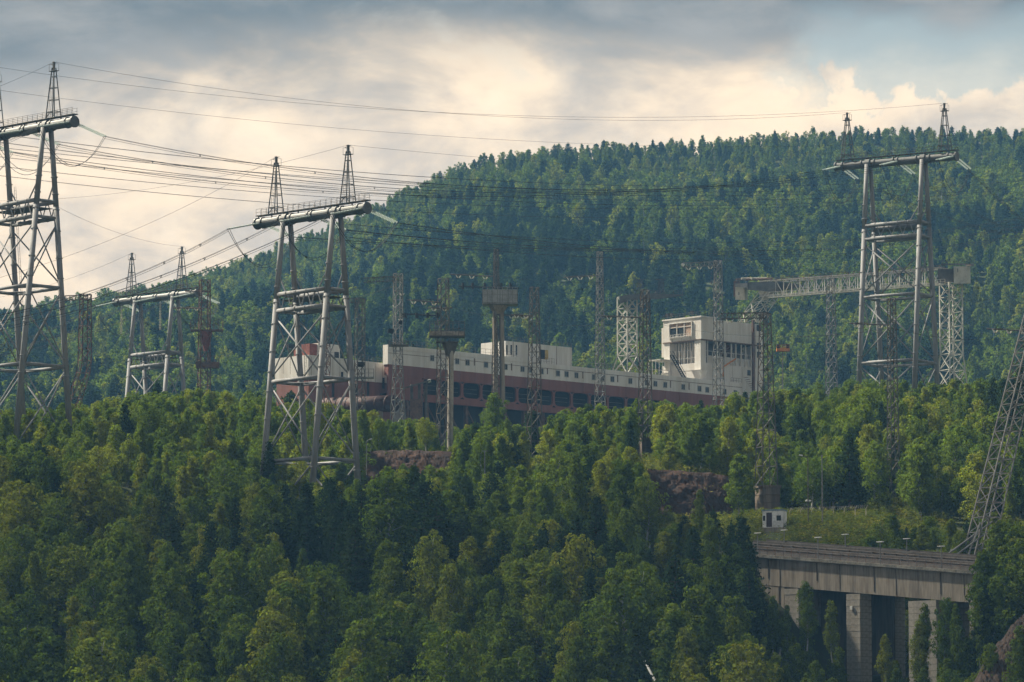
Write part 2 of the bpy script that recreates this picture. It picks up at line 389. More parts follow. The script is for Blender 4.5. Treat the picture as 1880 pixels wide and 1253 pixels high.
    # ladder up the far leg
    mb = MB(); lx, z0, z1 = -xl + 0.75, 2.0, 38.0
    for dx in (0, 0.45): mb.tube((lx + dx, leg_y(z0) + .45, z0), (lx + dx, leg_y(z1) + .45, z1), 0.03, 4)
    for i in range(60):
        z = z0 + (z1 - z0) * i / 60; mb.tube((lx, leg_y(z) + .45, z), (lx + 0.45, leg_y(z) + .45, z), 0.022, 4)
    mb.build('ladder', GALV, root)
    # earth-wire spires
    tips = []
    for sx in (-1, 1):
        cx = sx * spire_x; z0 = ZB + 1.2; z1 = ZB + 10.6
        sp = MB(); w0, w1 = 1.15, 0.22
        for ax in (-1, 1):
            for ay in (-1, 1): sp.tube((cx + ax*w0, ay*w0*0.6, z0), (cx + ax*w1, ay*w1, z1 - 1.0), 0.10, 5)
        for i, t in enumerate((0.12, 0.36, 0.6, 0.82)):
            ww = w0 + (w1 - w0) * t; z = z0 + (z1 - 1.0 - z0) * t; wy = w0*0.6 + (w1 - w0*0.6) * t
            for (a, b) in (((-1,-1),(1,-1)), ((1,-1),(1,1)), ((1,1),(-1,1)), ((-1,1),(-1,-1))):
                sp.tube((cx + a[0]*ww, a[1]*wy, z), (cx + b[0]*ww, b[1]*wy, z), 0.065, 4)
        for a, b in ((-1, 0.0), (1, 0.0)):
            sp.tube((cx + a*w0, -w0*0.6, z0), (cx + b, -0.55, z0 + 1.1), 0.07, 4)
        sp.tube((cx - 0.05, 0, z1 - 1.4), (cx, 0, z1), 0.20, 6, 0.26)
        spire = sp.build('earthwire_spire', PYLD, root)
        cg = MB()
        for ax in (-1, 1):
            cg.tube((cx + ax*0.75, -0.4, z1 - 1.5), (cx + ax*0.75, -0.4, z1 - 0.4), 0.03, 4); cg.tube((cx + ax*0.75, 0.4, z1 - 1.5), (cx + ax*0.75, 0.4, z1 - 0.4), 0.03, 4)
            cg.tube((cx + ax*0.75, -0.4, z1 - 0.4), (cx + ax*0.75, 0.4, z1 - 0.4), 0.03, 4)
        cg.box((cx - 0.8, -0.45, z1 - 1.58), (cx + 0.8, 0.45, z1 - 1.5)); cg.tube((cx - 0.75, 0, z1 - 0.35), (cx + 0.75, 0, z1 - 0.1), 0.05, 4)
        cg.build('spire_cage', PYLD, spire)
        ld = MB()
        for dy in (-0.2, 0.2): ld.tube((cx - w0*0.95, dy, z0), (cx - w1 - .1, dy, z1 - 1.5), 0.025, 4)
        for i in range(16):
            t = i / 16; ld.tube((cx - w0*.95 + (w0*.95 - w1 - .1)*t, -0.2, z0 + (z1-1.5-z0)*t), (cx - w0*.95 + (w0*.95 - w1 - .1)*t, 0.2, z0 + (z1-1.5-z0)*t), 0.02, 4)
        ld.build('spire_ladder', STEEL, spire)
        tips.append(W(root, (cx, 0, z1)))
    # tension strings on both sides of the beam with a jumper loop below
    ends = {-1: [], 1: []}
    for x in (-12.2, 0.3, 12.4):
        e = {}
        for sy in (-1, 1):
            if sy == 1 and not far_side: continue
            e[sy] = insulator_string(root, (x, sy*0.75, ZB - 0.1), (x, sy*(0.75 + string), ZB - 0.1 - drop), (1, 0, 0))
            ends[sy].append(W(root, e[sy]))
        if len(e) == 2:
            for dx in (-0.25, 0.25):
                MB().path([p + Vector((dx, 0, 0)) for p in hang(e[-1], e[1], 5.2 + rng.random())], 0.045, 5).build('jumper_cable', WIRE, root)
        if hang_strings and x < 5:
            insulator_string(root, (x + 1.0, 0, ZB - 0.8), (x + 1.0, 0, ZB - 7.2), (0.5, 0, 0), 'hanging_insulator', PORC)
    return root, ends, tips
pyA, endA, tipA = pylon(45, 240, 680, 45, 'tall grey tube pylon cut off by the left edge of the photo', extra=3.0, spire_x=7.6)
pyB, endB, tipB = pylon(572, 397, 660, 45, 'grey tube pylon standing whole in front of the lower stern end of the chamber')
pyC, endC, tipC = pylon(287, 547, 900, 48, 'far tube pylon with only upper legs showing above the ridge trees', hang_strings=True, spire_x=8.0)
pyD, endD, tipD = pylon(1645, 297, 800, 58, 'tube pylon rising over the trees in front of the girder crane', spire_x=10.6)

# ------------------------------------------------------------------ overhead lines
def conductor(a, b, sag, label, group, n_sub=3, r=0.034, sep=0.42, spacers=7, name='power_line'):
    root = empty(name, a)
    tag(root, label, 'power line', group)
    a, b = Vector(a), Vector(b); d = (b - a).normalized(); sx = d.cross(Vector((0, 0, 1))).normalized()
    offs = [Vector((0, 0, 0))] if n_sub == 1 else [sx * (-sep/2), sx * (sep/2), Vector((0, 0, -sep*0.85))][:n_sub]
    for of in offs:
        MB().path([p + of - a for p in hang(a, b, sag, 40)], r, 4).build('wire', WIRE, root)
    if n_sub > 1:
        pts = hang(a, b, sag, 40)
        for k in range(spacers):
            c = pts[int(2 + 36 * (k + 0.5) / spacers)] - a
            mb = MB(); 
            for i in range(len(offs)): mb.tube(c + offs[i], c + offs[(i+1) % len(offs)], 0.045, 4)
            mb.build('spacer', WIRE, root)
    return root
for i in range(3):
    nm = ('outer', 'middle', 'near')[i]
    conductor(endA[1][i], endD[-1][i], 6.3 + i * 0.5, f'{nm} of three bundled wires spanning from the left-edge pylon to the right-hand pylon', 'wires between the two big pylons')
    conductor(endB[1][i], P(2020, 372 + 14*i, 1050), 6.0 + i*.6, f'{nm} bundled wire running right from the whole pylon across the hillside', 'wires right of the whole pylon', 3, 0.042)
    conductor(endB[-1][i], P(-160, 600 + 14*i, 585), 3.0, f'{nm} bundled wire sloping down left from the whole pylon', 'wires left of the whole pylon')
    conductor(endD[1][i], P(2050, 455 + 20*i, 980), 3.5, f'{nm} bundled wire dropping right from the right-hand pylon', 'wires right of the right-hand pylon')
    conductor(endC[-1][i], P(-160, 640 + 12*i, 800), 3.5, f'{nm} bundled wire running left from the far pylon', 'wires left of the far pylon', spacers=4)
    conductor(endC[1][i], P(1300, 640 + 10*i, 1180), 9.0, f'{nm} bundled wire running right from the far pylon behind the masts', 'wires right of the far pylon', 2, 0.02, spacers=2)
    conductor(P(-80, 236 + 14*i, 730), P(2000, 306 + 12*i, 1020), 7.5 + i*.6, f'{nm} bundled wire of the line passing behind both big pylons', 'wires behind the big pylons', 2)
    conductor(endA[-1][i], P(-260, 330 + 10*i, 600), 1.0, f'{nm} short bundled wire leaving the left-edge pylon leftward', 'wires left of the left-edge pylon', spacers=2)
for i in range(4):
    conductor(P(-80, 262 + 17*i, 760), P(2000, 322 + 9*i, 1060), 6.6 + i*.5, f"{('highest', 'second', 'third', 'lowest')[i]} thin wire of the distant line crossing behind the whole pylon", 'distant line across the hill', 2, 0.030, spacers=4)
for i in range(3):
    conductor(P(640, 412 + 12*i, 700), P(2000, 392 + 13*i, 1000), 5.0 + i*.4, f"{('upper', 'middle', 'lower')[i]} thin wire of the low line crossing the hill at mid height", 'low line across the hill', 2, 0.034, spacers=4)
conductor(tipA[1], tipD[0], 4.8, 'thin earth wire from the left-edge spire to the right-hand pylon', 'thin earth wires', 1, 0.027)
conductor(P(-60, 115, 690), tipD[1], 5.6, 'thin earth wire crossing high to the right-hand pylon right spire', 'thin earth wires', 1, 0.027)
conductor(P(-60, 158, 690), P(2000, 238, 1000), 7.0, 'thin earth wire crossing the sky below the highest pair', 'thin earth wires', 1, 0.027)
conductor(tipA[1], P(-90, 190, 640), 0.4, 'short earth wire falling left from the left-edge spire', 'thin earth wires', 1, 0.027)
conductor(tipB[1], P(2000, 290, 1020), 4.0, 'thin earth wire running right from the whole pylon taller-looking spire', 'thin earth wires', 1, 0.025)
conductor(tipB[1], tipC[1] + Vector((-45, -30, 6)), 3.0, 'thin earth wire sloping left from the whole pylon right spire', 'thin earth wires', 1, 0.025)
conductor(tipB[0], P(-100, 535, 620), 2.5, 'thin earth wire sloping left from the whole pylon left spire', 'thin earth wires', 1, 0.025)
conductor(tipC[0], P(-100, 560, 850), 2.0, 'thin earth wire sloping left from the far pylon left spire', 'thin earth wires', 1, 0.025)
conductor(tipC[1], P(90, 372, 740), 1.5, 'thin earth wire rising left from the far pylon right spire', 'thin earth wires', 1, 0.025)
STAIN = mat('stained_pedestal', (0.17, 0.135, 0.105), 0.95, 0.0, 0.3, 0.4, (0.07, 0.056, 0.046), streak=True, bump=0.3)
# ------------------------------------------------------------------ lattice work
def lattice(root, z0, z1, w0, w1, m, leg_r=0.07, br_r=0.045, aspect=1.25, cross=False, prof=None, shift=None, legname='leg'):
    if leg_r < .12: leg_r *= 1.15; br_r *= 1.2
    """square lattice shaft as parts of root: four legs and one web per face. prof(t) gives half width, shift(t) the centre"""
    hw = prof or (lambda t: (w0 + (w1 - w0) * t) / 2)
    sh = shift or (lambda t: Vector((0, 0, 0)))
    H = z1 - z0; lev = [0.0]
    while lev[-1] < 1.0:
        lev.append(lev[-1] + max(2 * hw(lev[-1]) * aspect, 0.5) / H)
    lev = [t / lev[-1] for t in lev]
    def pt(k, t):
        a, b = ((-1,-1), (1,-1), (1,1), (-1,1))[k % 4]; h = hw(t); c = sh(t)
        return Vector((c.x + a*h, c.y + b*h, z0 + H * t))
    for k in range(4):
        mb = MB()
        for a, b in zip(lev[:-1], lev[1:]): mb.tube(pt(k, a), pt(k, b), leg_r, 4, caps=False)
        mb.build(legname, m, root)
    for k in range(4):
        mb = MB()
        for i, (a, b) in enumerate(zip(lev[:-1], lev[1:])):
            if cross: mb.tube(pt(k, a), pt(k+1, b), br_r, 4); mb.tube(pt(k+1, a), pt(k, b), br_r, 4)
            elif i % 2: mb.tube(pt(k, a), pt(k+1, b), br_r, 4)
            else: mb.tube(pt(k+1, a), pt(k, b), br_r, 4)
            mb.tube(pt(k, b), pt(k+1, b), br_r * 0.9, 4)
        mb.build('web_bracing', m, root)
def truss(root, a, b, h, wd, n, m, name='truss_arm', r=0.05, br=0.035):
    """box truss from a to b (root-local), depth h, width wd along the horizontal normal"""
    a, b = Vector(a), Vector(b); d = (b - a); nrm = d.cross(Vector((0, 0, 1))).normalized() * (wd / 2); up = Vector((0, 0, h))
    mb = MB()
    for s in (-1, 1):
        for q in (Vector((0, 0, 0)), up): mb.tube(a + nrm*s + q, b + nrm*s + q, r, 4)
        for i in range(n):
            p, q = a.lerp(b, i / n) + nrm*s, a.lerp(b, (i+1) / n) + nrm*s
            mb.tube(p, q + up, br, 4) if i % 2 else mb.tube(p + up, q, br, 4)
            mb.tube(q, q + up, br, 4)
    for i in range(n + 1):
        p = a.lerp(b, i / n)
        for q in (Vector((0, 0, 0)), up): mb.tube(p - nrm + q, p + nrm + q, br, 4)
    return mb.build(name, m, root)
def vee(root, c, size, m=PORC, spread=0.85):
    c = Vector(c); size *= .72
    for k in (-1, 1):
        mb = MB(); q = c + Vector((k*0.16*size, 0, -size*0.95)); p = c + Vector((k*spread*size, 0, -0.05))
        mb.tube(p, q, 0.045, 5); d = q - p
        for i in range(5): e = p + d * (0.28 + 0.13*i); mb.tube(e, e + d.normalized()*0.07, 0.15, 6, 0.08)
        mb.build('insulator', m, root)
def railing(root, pts, h=1.05, m=STEEL, name='railing', step=1.2, r=0.025):
    mb = MB()
    for a, b in zip(pts[:-1], pts[1:]):
        a, b = Vector(a), Vector(b); n = max(1, int((b - a).length / step)); up = Vector((0, 0, h))
        for i in range(n + 1): p = a.lerp(b, i / n); mb.tube(p, p + up, r, 4)
        mb.tube(a + up, b + up, r, 4); mb.tube(a + up*0.5, b + up*0.5, r, 4)
    return mb.build(name, m, root)
def mast(px, py_top, Y, wt, wb, m, label, py_base=None, rz=24, px_base=None, aspect=1.25, leg_r=0.075, br_r=0.05, prof=None, shift=None, name='lattice_mast', group='lattice masts along the track'):
    top = P(px, py_top, Y)
    zb = gz(top.x, Y) - 1.0 if py_base is None else P(px, py_base, Y).z
    root = empty(name, (top.x, Y, zb), R(rz)); tag(root, label, 'lattice mast', group)
    lattice(root, 0, top.z - zb, wb, wt, m, leg_r, br_r, aspect, prof=prof, shift=shift)
    root['h'] = top.z - zb; root['rz'] = R(rz); root['yd'] = Y
    del root['h'], root['rz'], root['yd']
    return root
def loc(root, px, py, dy=0.0):       # picture point at the root's distance -> root-local
    return Matrix.Rotation(-root.rotation_euler[2], 4, 'Z') @ (P(px, py, root.location.y + dy) - Vector(root.location))
def arm(root, px0, px1, py, py1=None, n_v=3, kind='bar', m=STEEL, size=0.95, vr=None):
    py1 = py if py1 is None else py1
    a, b = loc(root, px0, py), loc(root, px1, py1)
    if kind == 'bar': o = MB().tube(a, b, 0.13, 5).tube(a + Vector((0, 0, 0.02)), b + Vector((0, 0, 0.6)), 0.04, 4).build('cross_arm', m, root)
    else: o = truss(root, a, b, 0.85, 0.8, max(4, int((b - a).length / 0.9)), m, 'cross_arm', 0.06, 0.04)
    for i in range(n_v):
        t = (i + 0.6) / (n_v + 0.3); vee(root, a.lerp(b, t), size)
    return o
def platform(root, px0, px1, py_deck, py_rail, m=STEEL, depth=2.6, deck_t=0.22, panel=False, pm=None, ph=.42, rr=.03):
    a, b = loc(root, px0, py_deck), loc(root, px1, py_deck); h = (P(px0, py_rail, root.location.y) - P(px0, py_deck, root.location.y)).z
    d = (b - a).normalized(); n = Vector((-d.y, d.x, 0)) * (depth / 2)
    c = [a - n, b - n, b + n, a + n]; dn = Vector((0, 0, -deck_t))
    pl = MB().hexa([q + dn for q in c] + c).build('platform', m, root)
    railing(pl, c + [c[0]], h, m, 'railing', 0.9, rr)
    if panel:
        up = Vector((0, 0, h * ph))
        for k in range(4):
            p, q = c[k], c[(k+1) % 4]; o = (q - p).cross(Vector((0, 0, 1))).normalized() * -0.06
            nn = max(1, int((q - p).length / 1.4))
            for j in range(nn):
                s0, s1 = p.lerp(q, (j + 0.02) / nn), p.lerp(q, (j + 0.98) / nn); zz = Vector((0, 0, 0.03))
                MB().hexa([s0 + zz, s1 + zz, s1 + o + zz, s0 + o + zz, s0 + up, s1 + up, s1 + o + up, s0 + o + up]).build('sheet_panel', pm or m, pl)
    return pl
def funnel(root, px, py0, py1, w0, w1, m):
    a, b = loc(root, px, py0), loc(root, px, py1)
    def ring(c, h): return [c + Vector((x*h, y*h*0.7, 0)) for x, y in ((-1,-1), (1,-1), (1,1), (-1,1))]
    return MB().hexa(ring(b, w1) + ring(a, w0)).build('support_bracket', m, root)
def floodlight(root, px, py, s=0.5, m=BLACK):
    c = loc(root, px, py)
    return MB().hexa([c + Vector(q) * s for q in ((-1,-.5,-.7), (1,-.5,-.7), (.6,.6,-.4), (-.6,.6,-.4), (-1,-.8,.7), (1,-.8,.7), (.6,.4,.5), (-.6,.4,.5))]).build('floodlight', m, root)
def pier_base(root, px0, px1, py0, py1, label, Yp=None):
    Y = Yp or root.location.y; a, b = P(px0, py0, Y), P(px1, py0, Y); zb = min(P(px0, py1, Y).z, gz((a.x+b.x)/2, Y) - 1.0)
    cx = (a.x + b.x) / 2; hw = (b.x - a.x) / 2
    o = empty('concrete_pedestal', (cx, Y, zb), R(24)); tag(o, label, 'pedestal', 'concrete mast pedestals')
    H = a.z - zb; k = hw / 1.32; n = max(2, round(H / 1.15))
    for i in range(n):
        g = 0.02 + rng.random() * 0.04
        MB().box((-k + g, -k + g, H*i/n), (k - g, k - g, H*(i+1)/n - 0.05)).build('concrete_block', STAIN, o)
    MB().box((-k*1.08, -k*1.08, H - 0.04), (k*1.08, k*1.08, H + 0.32)).build('cap_slab', STAIN, o)
    return o
# bent rusty mast behind the left-edge pylon
YA = 770
ra = mast(157, 541, YA, 1.7, 2.6, RUST, 'rusty lattice mast with a bent foot beside the left-edge pylon', rz=30, leg_r=0.10, br_r=0.06,
          prof=lambda t: 1.15 - 0.35 * t, shift=lambda t: Vector((-5.2 * max(0, (0.55 - t) / 0.55) ** 1.1 * math.cos(R(30)), 5.2 * max(0, (0.55 - t) / 0.55) ** 1.1 * math.sin(R(30)), 0)))
arm(ra, 118, 168, 552, 550, 0, 'truss', RUST)
# rusty mast with red platform
rb = mast(376, 515, 880, 1.9, 2.4, RUST, 'rusty lattice mast carrying a red bracketed platform beside the far pylon', rz=20, leg_r=0.11, br_r=0.07)
platform(rb, 350, 409, 606, 588, RUST, 2.2, 0.3); platform(rb, 360, 402, 674, 654, RUST, 2.2, 0.25, True, RUST)
funnel(rb, 378, 609, 645, 1.25, 0.4, RED); arm(rb, 318, 372, 566, 566, 3, 'bar', RUST, 0.8); arm(rb, 340, 385, 535, 535, 2, 'bar', RUST, 0.8)
# thin rusty jib mast behind the whole pylon
rc = mast(597, 560, 815, 1.2, 2.2, RUST, 'thin rusty lattice mast half hidden behind the whole pylon', rz=30, leg_r=0.09, br_r=0.06,
          shift=lambda t: Vector((-1.9 * max(0, 0.6 - t), 1.2 * max(0, 0.6 - t), 0)))
rd = mast(661, 550, 815, 1.5, 1.7, STEEL, 'lattice mast with a small side platform right of the whole pylon', rz=24, leg_r=0.09, br_r=0.06)
arm(rd, 638, 668, 556, 556, 0, 'truss', STEEL); platform(rd, 650, 686, 693, 678, GALV, 2.2); floodlight(rd, 661, 670, 0.7)
re_ = mast(731, 503, 800, 1.3, 3.0, GALV, 'grey lattice mast with long top arm before the chamber end', rz=24, leg_r=0.085, br_r=0.055, prof=lambda t: 1.45 - 0.75 * min(1, t / 0.55) ** 1.2)
arm(re_, 668, 738, 519, 515, 0, 'truss', STEEL); platform(re_, 714, 750, 634, 627, STEEL, 2.4); floodlight(re_, 716, 609, 0.6); floodlight(re_, 735, 592, 0.5)
for q in ((725, 560), (735, 585), (738, 538)): vee(re_, loc(re_, *q), 0.8)
rf = mast(814, 512, 735, 1.5, 2.0, STEEL, 'dark lattice mast with railed platform on a concrete column', rz=24, leg_r=0.085, br_r=0.055)
platform(rf, 789, 853, 618, 592, STEEL, 3.0, 0.16, True, mat('platform_sheet', (0.30, 0.26, 0.22), 0.8, 0, 0.35), .3, .06); platform(rf, 800, 838, 628, 619, STEEL, 2.4, .12)
funnel(rf, 826, 628, 655, 1.3, 0.5, STEEL)
MB().tube(loc(rf, 828, 645), loc(rf, 826, 850), 0.52, 10).build('concrete_column', CONCB, rf)
arm(rf, 748, 810, 551, 556, 3, 'bar', STEEL, 0.9); arm(rf, 738, 808, 577, 580, 0, 'bar', BLACK, 0.9); arm(rf, 785, 830, 566, 566, 2, 'bar', STEEL, 0.8)
for q in (744, 765, 785, 803): MB().tube(loc(rf, q, 575), loc(rf, q, 584), 0.28, 6).build('hanging_fitting', BLACK, rf)
rg = mast(911, 458, 800, 0.7, 1.6, STEEL, 'twin-column mast with a panelled cabin platform above the chamber', py_base=None, rz=24, leg_r=0.075, br_r=0.05)
platform(rg, 886, 950, 558, 530, GALV, 4.2, 0.3, True, mat('cabin_sheet', (0.30, 0.30, 0.295), 0.7, 0, 0.2), .85, .05); funnel(rg, 915, 561, 577, 1.7, 0.7, CONC)
for q in (908, 921): MB().tube(loc(rg, q, 565), loc(rg, q + 3, 760), 0.42, 10).build('column', CONC, rg)
arm(rg, 827, 908, 504, 508, 3, 'bar', STEEL, 0.95); arm(rg, 842, 952, 526, 530, 0, 'bar', BLACK, 0.8); arm(rg, 905, 975, 578, 582, 3, 'bar', STEEL, 0.8)
for q in (850, 868, 890, 920, 937): MB().tube(loc(rg, q, 520), loc(rg, q, 531), 0.25, 6).build('hanging_fitting', BLACK, rg)
rh = mast(981, 528, 720, 1.15, 2.3, STEEL, 'dark armless-topped lattice mast in front of the deck house', rz=24, leg_r=0.08, br_r=0.05)
arm(rh, 938, 978, 578, 580, 2, 'bar', STEEL, 0.8); MB().box(loc(rh, 966, 838) - Vector((.3,.3,.1)), loc(rh, 971, 826) + Vector((.1,.1,.3))).build('switch_box', LAMPW, rh)
ri = mast(1101, 463, 830, 0.9, 1.9, GALV, 'pale slender lattice mast with high left arm above the chamber', rz=24, leg_r=0.07, br_r=0.055)
arm(ri, 1034, 1098, 510, 506, 3, 'bar', STEEL, 1.0)
rj = mast(1184, 533, 705, 1.15, 1.9, STEEL, 'dark lattice mast standing on a tall concrete pedestal in mid-slope', py_base=806, rz=24, leg_r=0.085, br_r=0.055)
arm(rj, 1106, 1176, 581, 583, 3, 'bar', STEEL, 0.9)
pier_base(rj, 1169, 1197, 808, 852, 'weathered concrete pedestal under the mid-slope lattice mast')
rk = mast(1318, 479, 850, 1.2, 2.0, GALV, 'pale lattice mast with truss arm before the white tower building', rz=24, leg_r=0.075, br_r=0.055)
arm(rk, 1252, 1318, 491, 488, 3, 'truss', GALV, 0.95); MB().tube(loc(rk, 1251, 485), loc(rk, 1256, 488), 0.3, 6).build('lamp_head', LAMPW, rk)
rl = mast(1405, 577, 640, 1.25, 2.6, STEEL, 'lattice mast with a long truss arm above the white hut', py_base=893, rz=24, leg_r=0.085, br_r=0.055)
arm(rl, 1324, 1410, 586, 584, 3, 'truss', STEEL, 1.1)
pier_base(rl, 1386, 1432, 896, 965, 'stained concrete pedestal behind the white hut')
rm_ = mast(1525, 512, 900, 1.3, 2.2, GALV, 'pale armless lattice mast under the crane girder', rz=24, leg_r=0.075, br_r=0.06)
rn = mast(1637, 548, 665, 0.95, 1.6, STEEL, 'dark slender lattice mast crossing in front of the right-hand pylon', rz=24, leg_r=0.075, br_r=0.05)
arm(rn, 1559, 1632, 594, 597, 3, 'bar', STEEL, 0.85)
ro = mast(1925, 560, 690, 1.0, 1.8, STEEL, 'lattice mast just outside the frame reaching an arm into the right edge', rz=24)
arm(ro, 1812, 1922, 604, 610, 4, 'bar', STEEL, 0.9)
# big leaning truss at the right edge, with its stay
def leaning():
    a, b = P(1791, 1035, 585), P(1906, 560, 590)
    root = empty('leaning_truss', a, R(28)); tag(root, 'heavy steel truss tower leaning right behind the bridge end', 'truss tower')
    un = Matrix.Rotation(-R(28), 4, 'Z'); d = un @ (b - a); H = d.z
    lattice(root, 0, H, 3.2, 2.0, mat('truss_steel', (0.20, 0.19, 0.18), 0.6), 0.12, 0.075, 0.75, prof=lambda t: 1.5 - 0.35 * t, shift=lambda t: Vector((d.x * t, d.y * t, 0)))
    for (p, q, Y1, Y2) in (((1737, 1020), (1822, 958), 583, 586), ((1752, 1022), (1806, 982), 580, 584), ((1745, 1012), (1790, 985), 588, 588), ((1775, 1028), (1800, 960), 582, 584)):
        MB().tube(un @ (P(*p, Y1) - a), un @ (P(*q, Y2) - a), 0.14, 6).build('stay_strut', GALV, root)
leaning()
# trolley wires between the masts
for i, (p, q, sg, lb) in enumerate((((905, 506, 800), (1318, 492, 850), 2.2, 'thin feeder wire strung high between the chamber masts'), ((814, 560, 735), (1184, 590, 705), 2.0, 'thin feeder wire strung low between the dark masts'),
                         ((1184, 590, 705), (1637, 603, 665), 2.0, 'thin feeder wire from the pedestal mast to the dark slender mast'), ((376, 575, 880), (731, 522, 800), 2.4, 'thin feeder wire from the rusty platform mast'),
                         ((1637, 603, 665), (1925, 612, 690), 1.5, 'thin feeder wire running out at the right edge'))):
    conductor(P(*p), P(*q), sg, lb, 'feeder wires between the masts', 2, 0.02, 0.3, 0, 'feeder_wire')
# ------------------------------------------------------------------ the long white and brown lift chamber
HO = P(713, 633, 900); HE = P(1380, 701, 981)
hu = Vector((HE.x - HO.x, HE.y - HO.y, 0)).normalized(); hv = Vector((-hu.y, hu.x, 0)); HRZ = math.atan2(hu.y, hu.x)
HB = P(713, 800, 900).z - 2.0
hull = empty('ship_lift_chamber', (HO.x, HO.y, HB), HRZ); tag(hull, 'long white-over-brown ship lift chamber with a row of windows and arches', 'ship lift')
def hit(px, py, t=0.0):              # picture point on the chamber's side plane (set back t) -> s, z
    d = ray(px, py); n = hv; k = ((HO + hv * t).dot(n)) / d.dot(n); p = d * k
    return (p - HO).dot(hu), p.z - HB
def S(px, py=665, t=0.0): return hit(px, py, t)[0]
def Z(px, py, t=0.0): return hit(px, py, t)[1]
zt = Z(713, 633); zb_ = Z(745, 672); za1 = Z(867, 707); za0 = Z(867, 731); zg = Z(867, 746)
zt2 = zt - 0.75
s_end = S(1362, 700); s_step = S(952)
def hbox(name, m, s0, s1, t0, t1, z0, z1, parent=None): return MB().box((s0, t0, z0), (s1, t1, z1)).build(name, m, parent or hull)
D = 15.0
hbox('inner_core', DARK, 14.0, s_end - 0.4, 1.6, D - 0.4, zb_ - 0.5, zt2 - 0.95)
edges = [0.0]
while edges[-1] < s_end - 6: edges.append(edges[-1] + rng.choice((4.6, 5.4, 6.2)))
edges.append(s_end)
skin = hbox('upper_side', WHITE, 0.02, s_end - 0.02, 0.10, 1.6, zb_ - 0.02, zt2 - 0.02)
for a, b in zip(edges[:-1], edges[1:]):
    top = zt if a < s_step else zt2
    hbox('side_panel', WHITE, a + 0.03, b - 0.03, 0.0, 0.12 + rng.random()*0.02, zb_, top - 1.05, skin)
    hbox('bulwark_panel', WHITE, a + 0.02, b - 0.02, -0.07, 0.13, top - 1.0, top, skin)
hbox('belt_rail', SEAM, 0.0, s_end, -0.05, 0.1, zt2 - 1.12 , zt2 - 1.02, skin)
endw = hbox('end_wall', WHITE, -0.15, 0.02, 0.0, 1.6, zb_, zt)
hbox('far_side', WHITE, 14.5, s_end, D - 0.4, D, zb_ - 6, zt2); hbox('far_end_wall', WHITE, s_end - 0.02, s_end + 0.15, 0.0, D, zb_, zt2)
deck = hbox('deck', STEEL, 14.0, s_end, 0.14, D - 0.4, zt2 - 0.9, zt2 - 0.8)
# windows
def window(px, py, w=1.05, h=1.15, t=-0.02, parent=None, slit=False):
    s, z = hit(px, py); mb = MB(); g = 0.13
    if slit:
        hbox('vent_slit', SEAM, s - 0.16, s + 0.16, -0.05, 0.05, z - 0.8, z + 0.8, skin); return
    fr = MB()
    for (a, b, c, d) in ((-w/2-g, w/2+g, -h/2-g, -h/2), (-w/2-g, w/2+g, h/2, h/2+g), (-w/2-g, -w/2, -h/2, h/2), (w/2, w/2+g, -h/2, h/2)): fr.box((s+a, -0.10, z+c), (s+b, 0.05, z+d))
    fr.box((s - 0.03, -0.07, z - h/2), (s + 0.03, 0.0, z + h/2))
    f = fr.build('window', mat('window_frame_grey', (0.36, 0.36, 0.34), 0.7), hull)
    hbox('pane', PANE, s - w/2, s + w/2, -0.035, 0.03, z - h/2, z + h/2, f)
for q in ((793,658),(839,664),(858,666),(892,670),(906,671),(928,674),(959,678),(973,679.5),(994,682),(1024,686),(1040,687.5),(1058,689.5),(1090,693),(1106,694.5),(1124,696.5),(1157,700),(1187,703),(1203,705),(1221,707),(1254,711),(1284,714),(1298,716),(1330,719.5),(1350,722)):
    window(*q)
for q in ((831,661),(871,665),(939,674),(1005,681),(1070,689),(1134,696),(1231,706),(1265,710)): window(*q, slit=True)
# brown lower side: band, arched bays, sill beam, undercarriage
low = hbox('lower_side', BROWN, 0.02, s_end, 1.2, 1.5, zb_ - 0.4, zb_)
for a, b in zip(edges[:-1], edges[1:]): hbox('brown_panel', BROWN, a + 0.02, b - 0.02, 0.0, 1.3, za1 + 0.45, zb_ - 0.005, low)
bays = [775, 808, 849, 884, 916, 950, 984, 1017, 1050, 1083, 1116, 1150, 1184, 1220]
s_b = [S(p, 715) for p in bays]
def bay(s0, s1, z0, z1):
    """flat wall piece with a rounded opening, thickness 0.5 m"""
    ho = 0.30; a0, a1, b0, b1 = s0 + ho, s1 - ho, z0 + 0.35, z1 - 0.05
    cx, cz, rx, rz_ = (a0+a1)/2, (b0+b1)/2, (a1-a0)/2, (b1-b0)/2
    N = 24; inner = []; outer = []
    for k in range(N):
        th = 2*math.pi*k/N + math.pi/N; c, s_ = math.cos(th), math.sin(th)
        e_ = lambda q: math.copysign(abs(q)**.42, q)
        inner.append((cx + rx*e_(c), cz + rz_*e_(s_)))
        mx = max(abs(c), abs(s_)); ox, oz = c/mx, s_/mx
        outer.append(((s0+s1)/2 + (s1-s0)/2*ox, (z0+z1)/2 + (z1-z0)/2*oz))
    mb = MB()
    for k in range(N):
        j = (k+1) % N; i0, i1, o0, o1 = inner[k], inner[j], outer[k], outer[j]
        mb.quad((o0[0],0,o0[1]), (o1[0],0,o1[1]), (i1[0],0,i1[1]), (i0[0],0,i0[1]))
        mb.quad((i0[0],0,i0[1]), (i1[0],0,i1[1]), (i1[0],0.5,i1[1]), (i0[0],0.5,i0[1]))
    return mb.build('arched_bay', BROWN, low)
for a, b in zip(s_b[:-1], s_b[1:]):
    bo = bay(a, b, za0 - 0.5, za1 + 0.45)
    for k in (0.35, 0.68): MB().tube((a + .4, 1.1, za0 + (za1 - za0)*k), (b - .4, 1.1, za0 + (za1 - za0)*k), 0.07, 5).build('guard_rail', STEEL, bo)
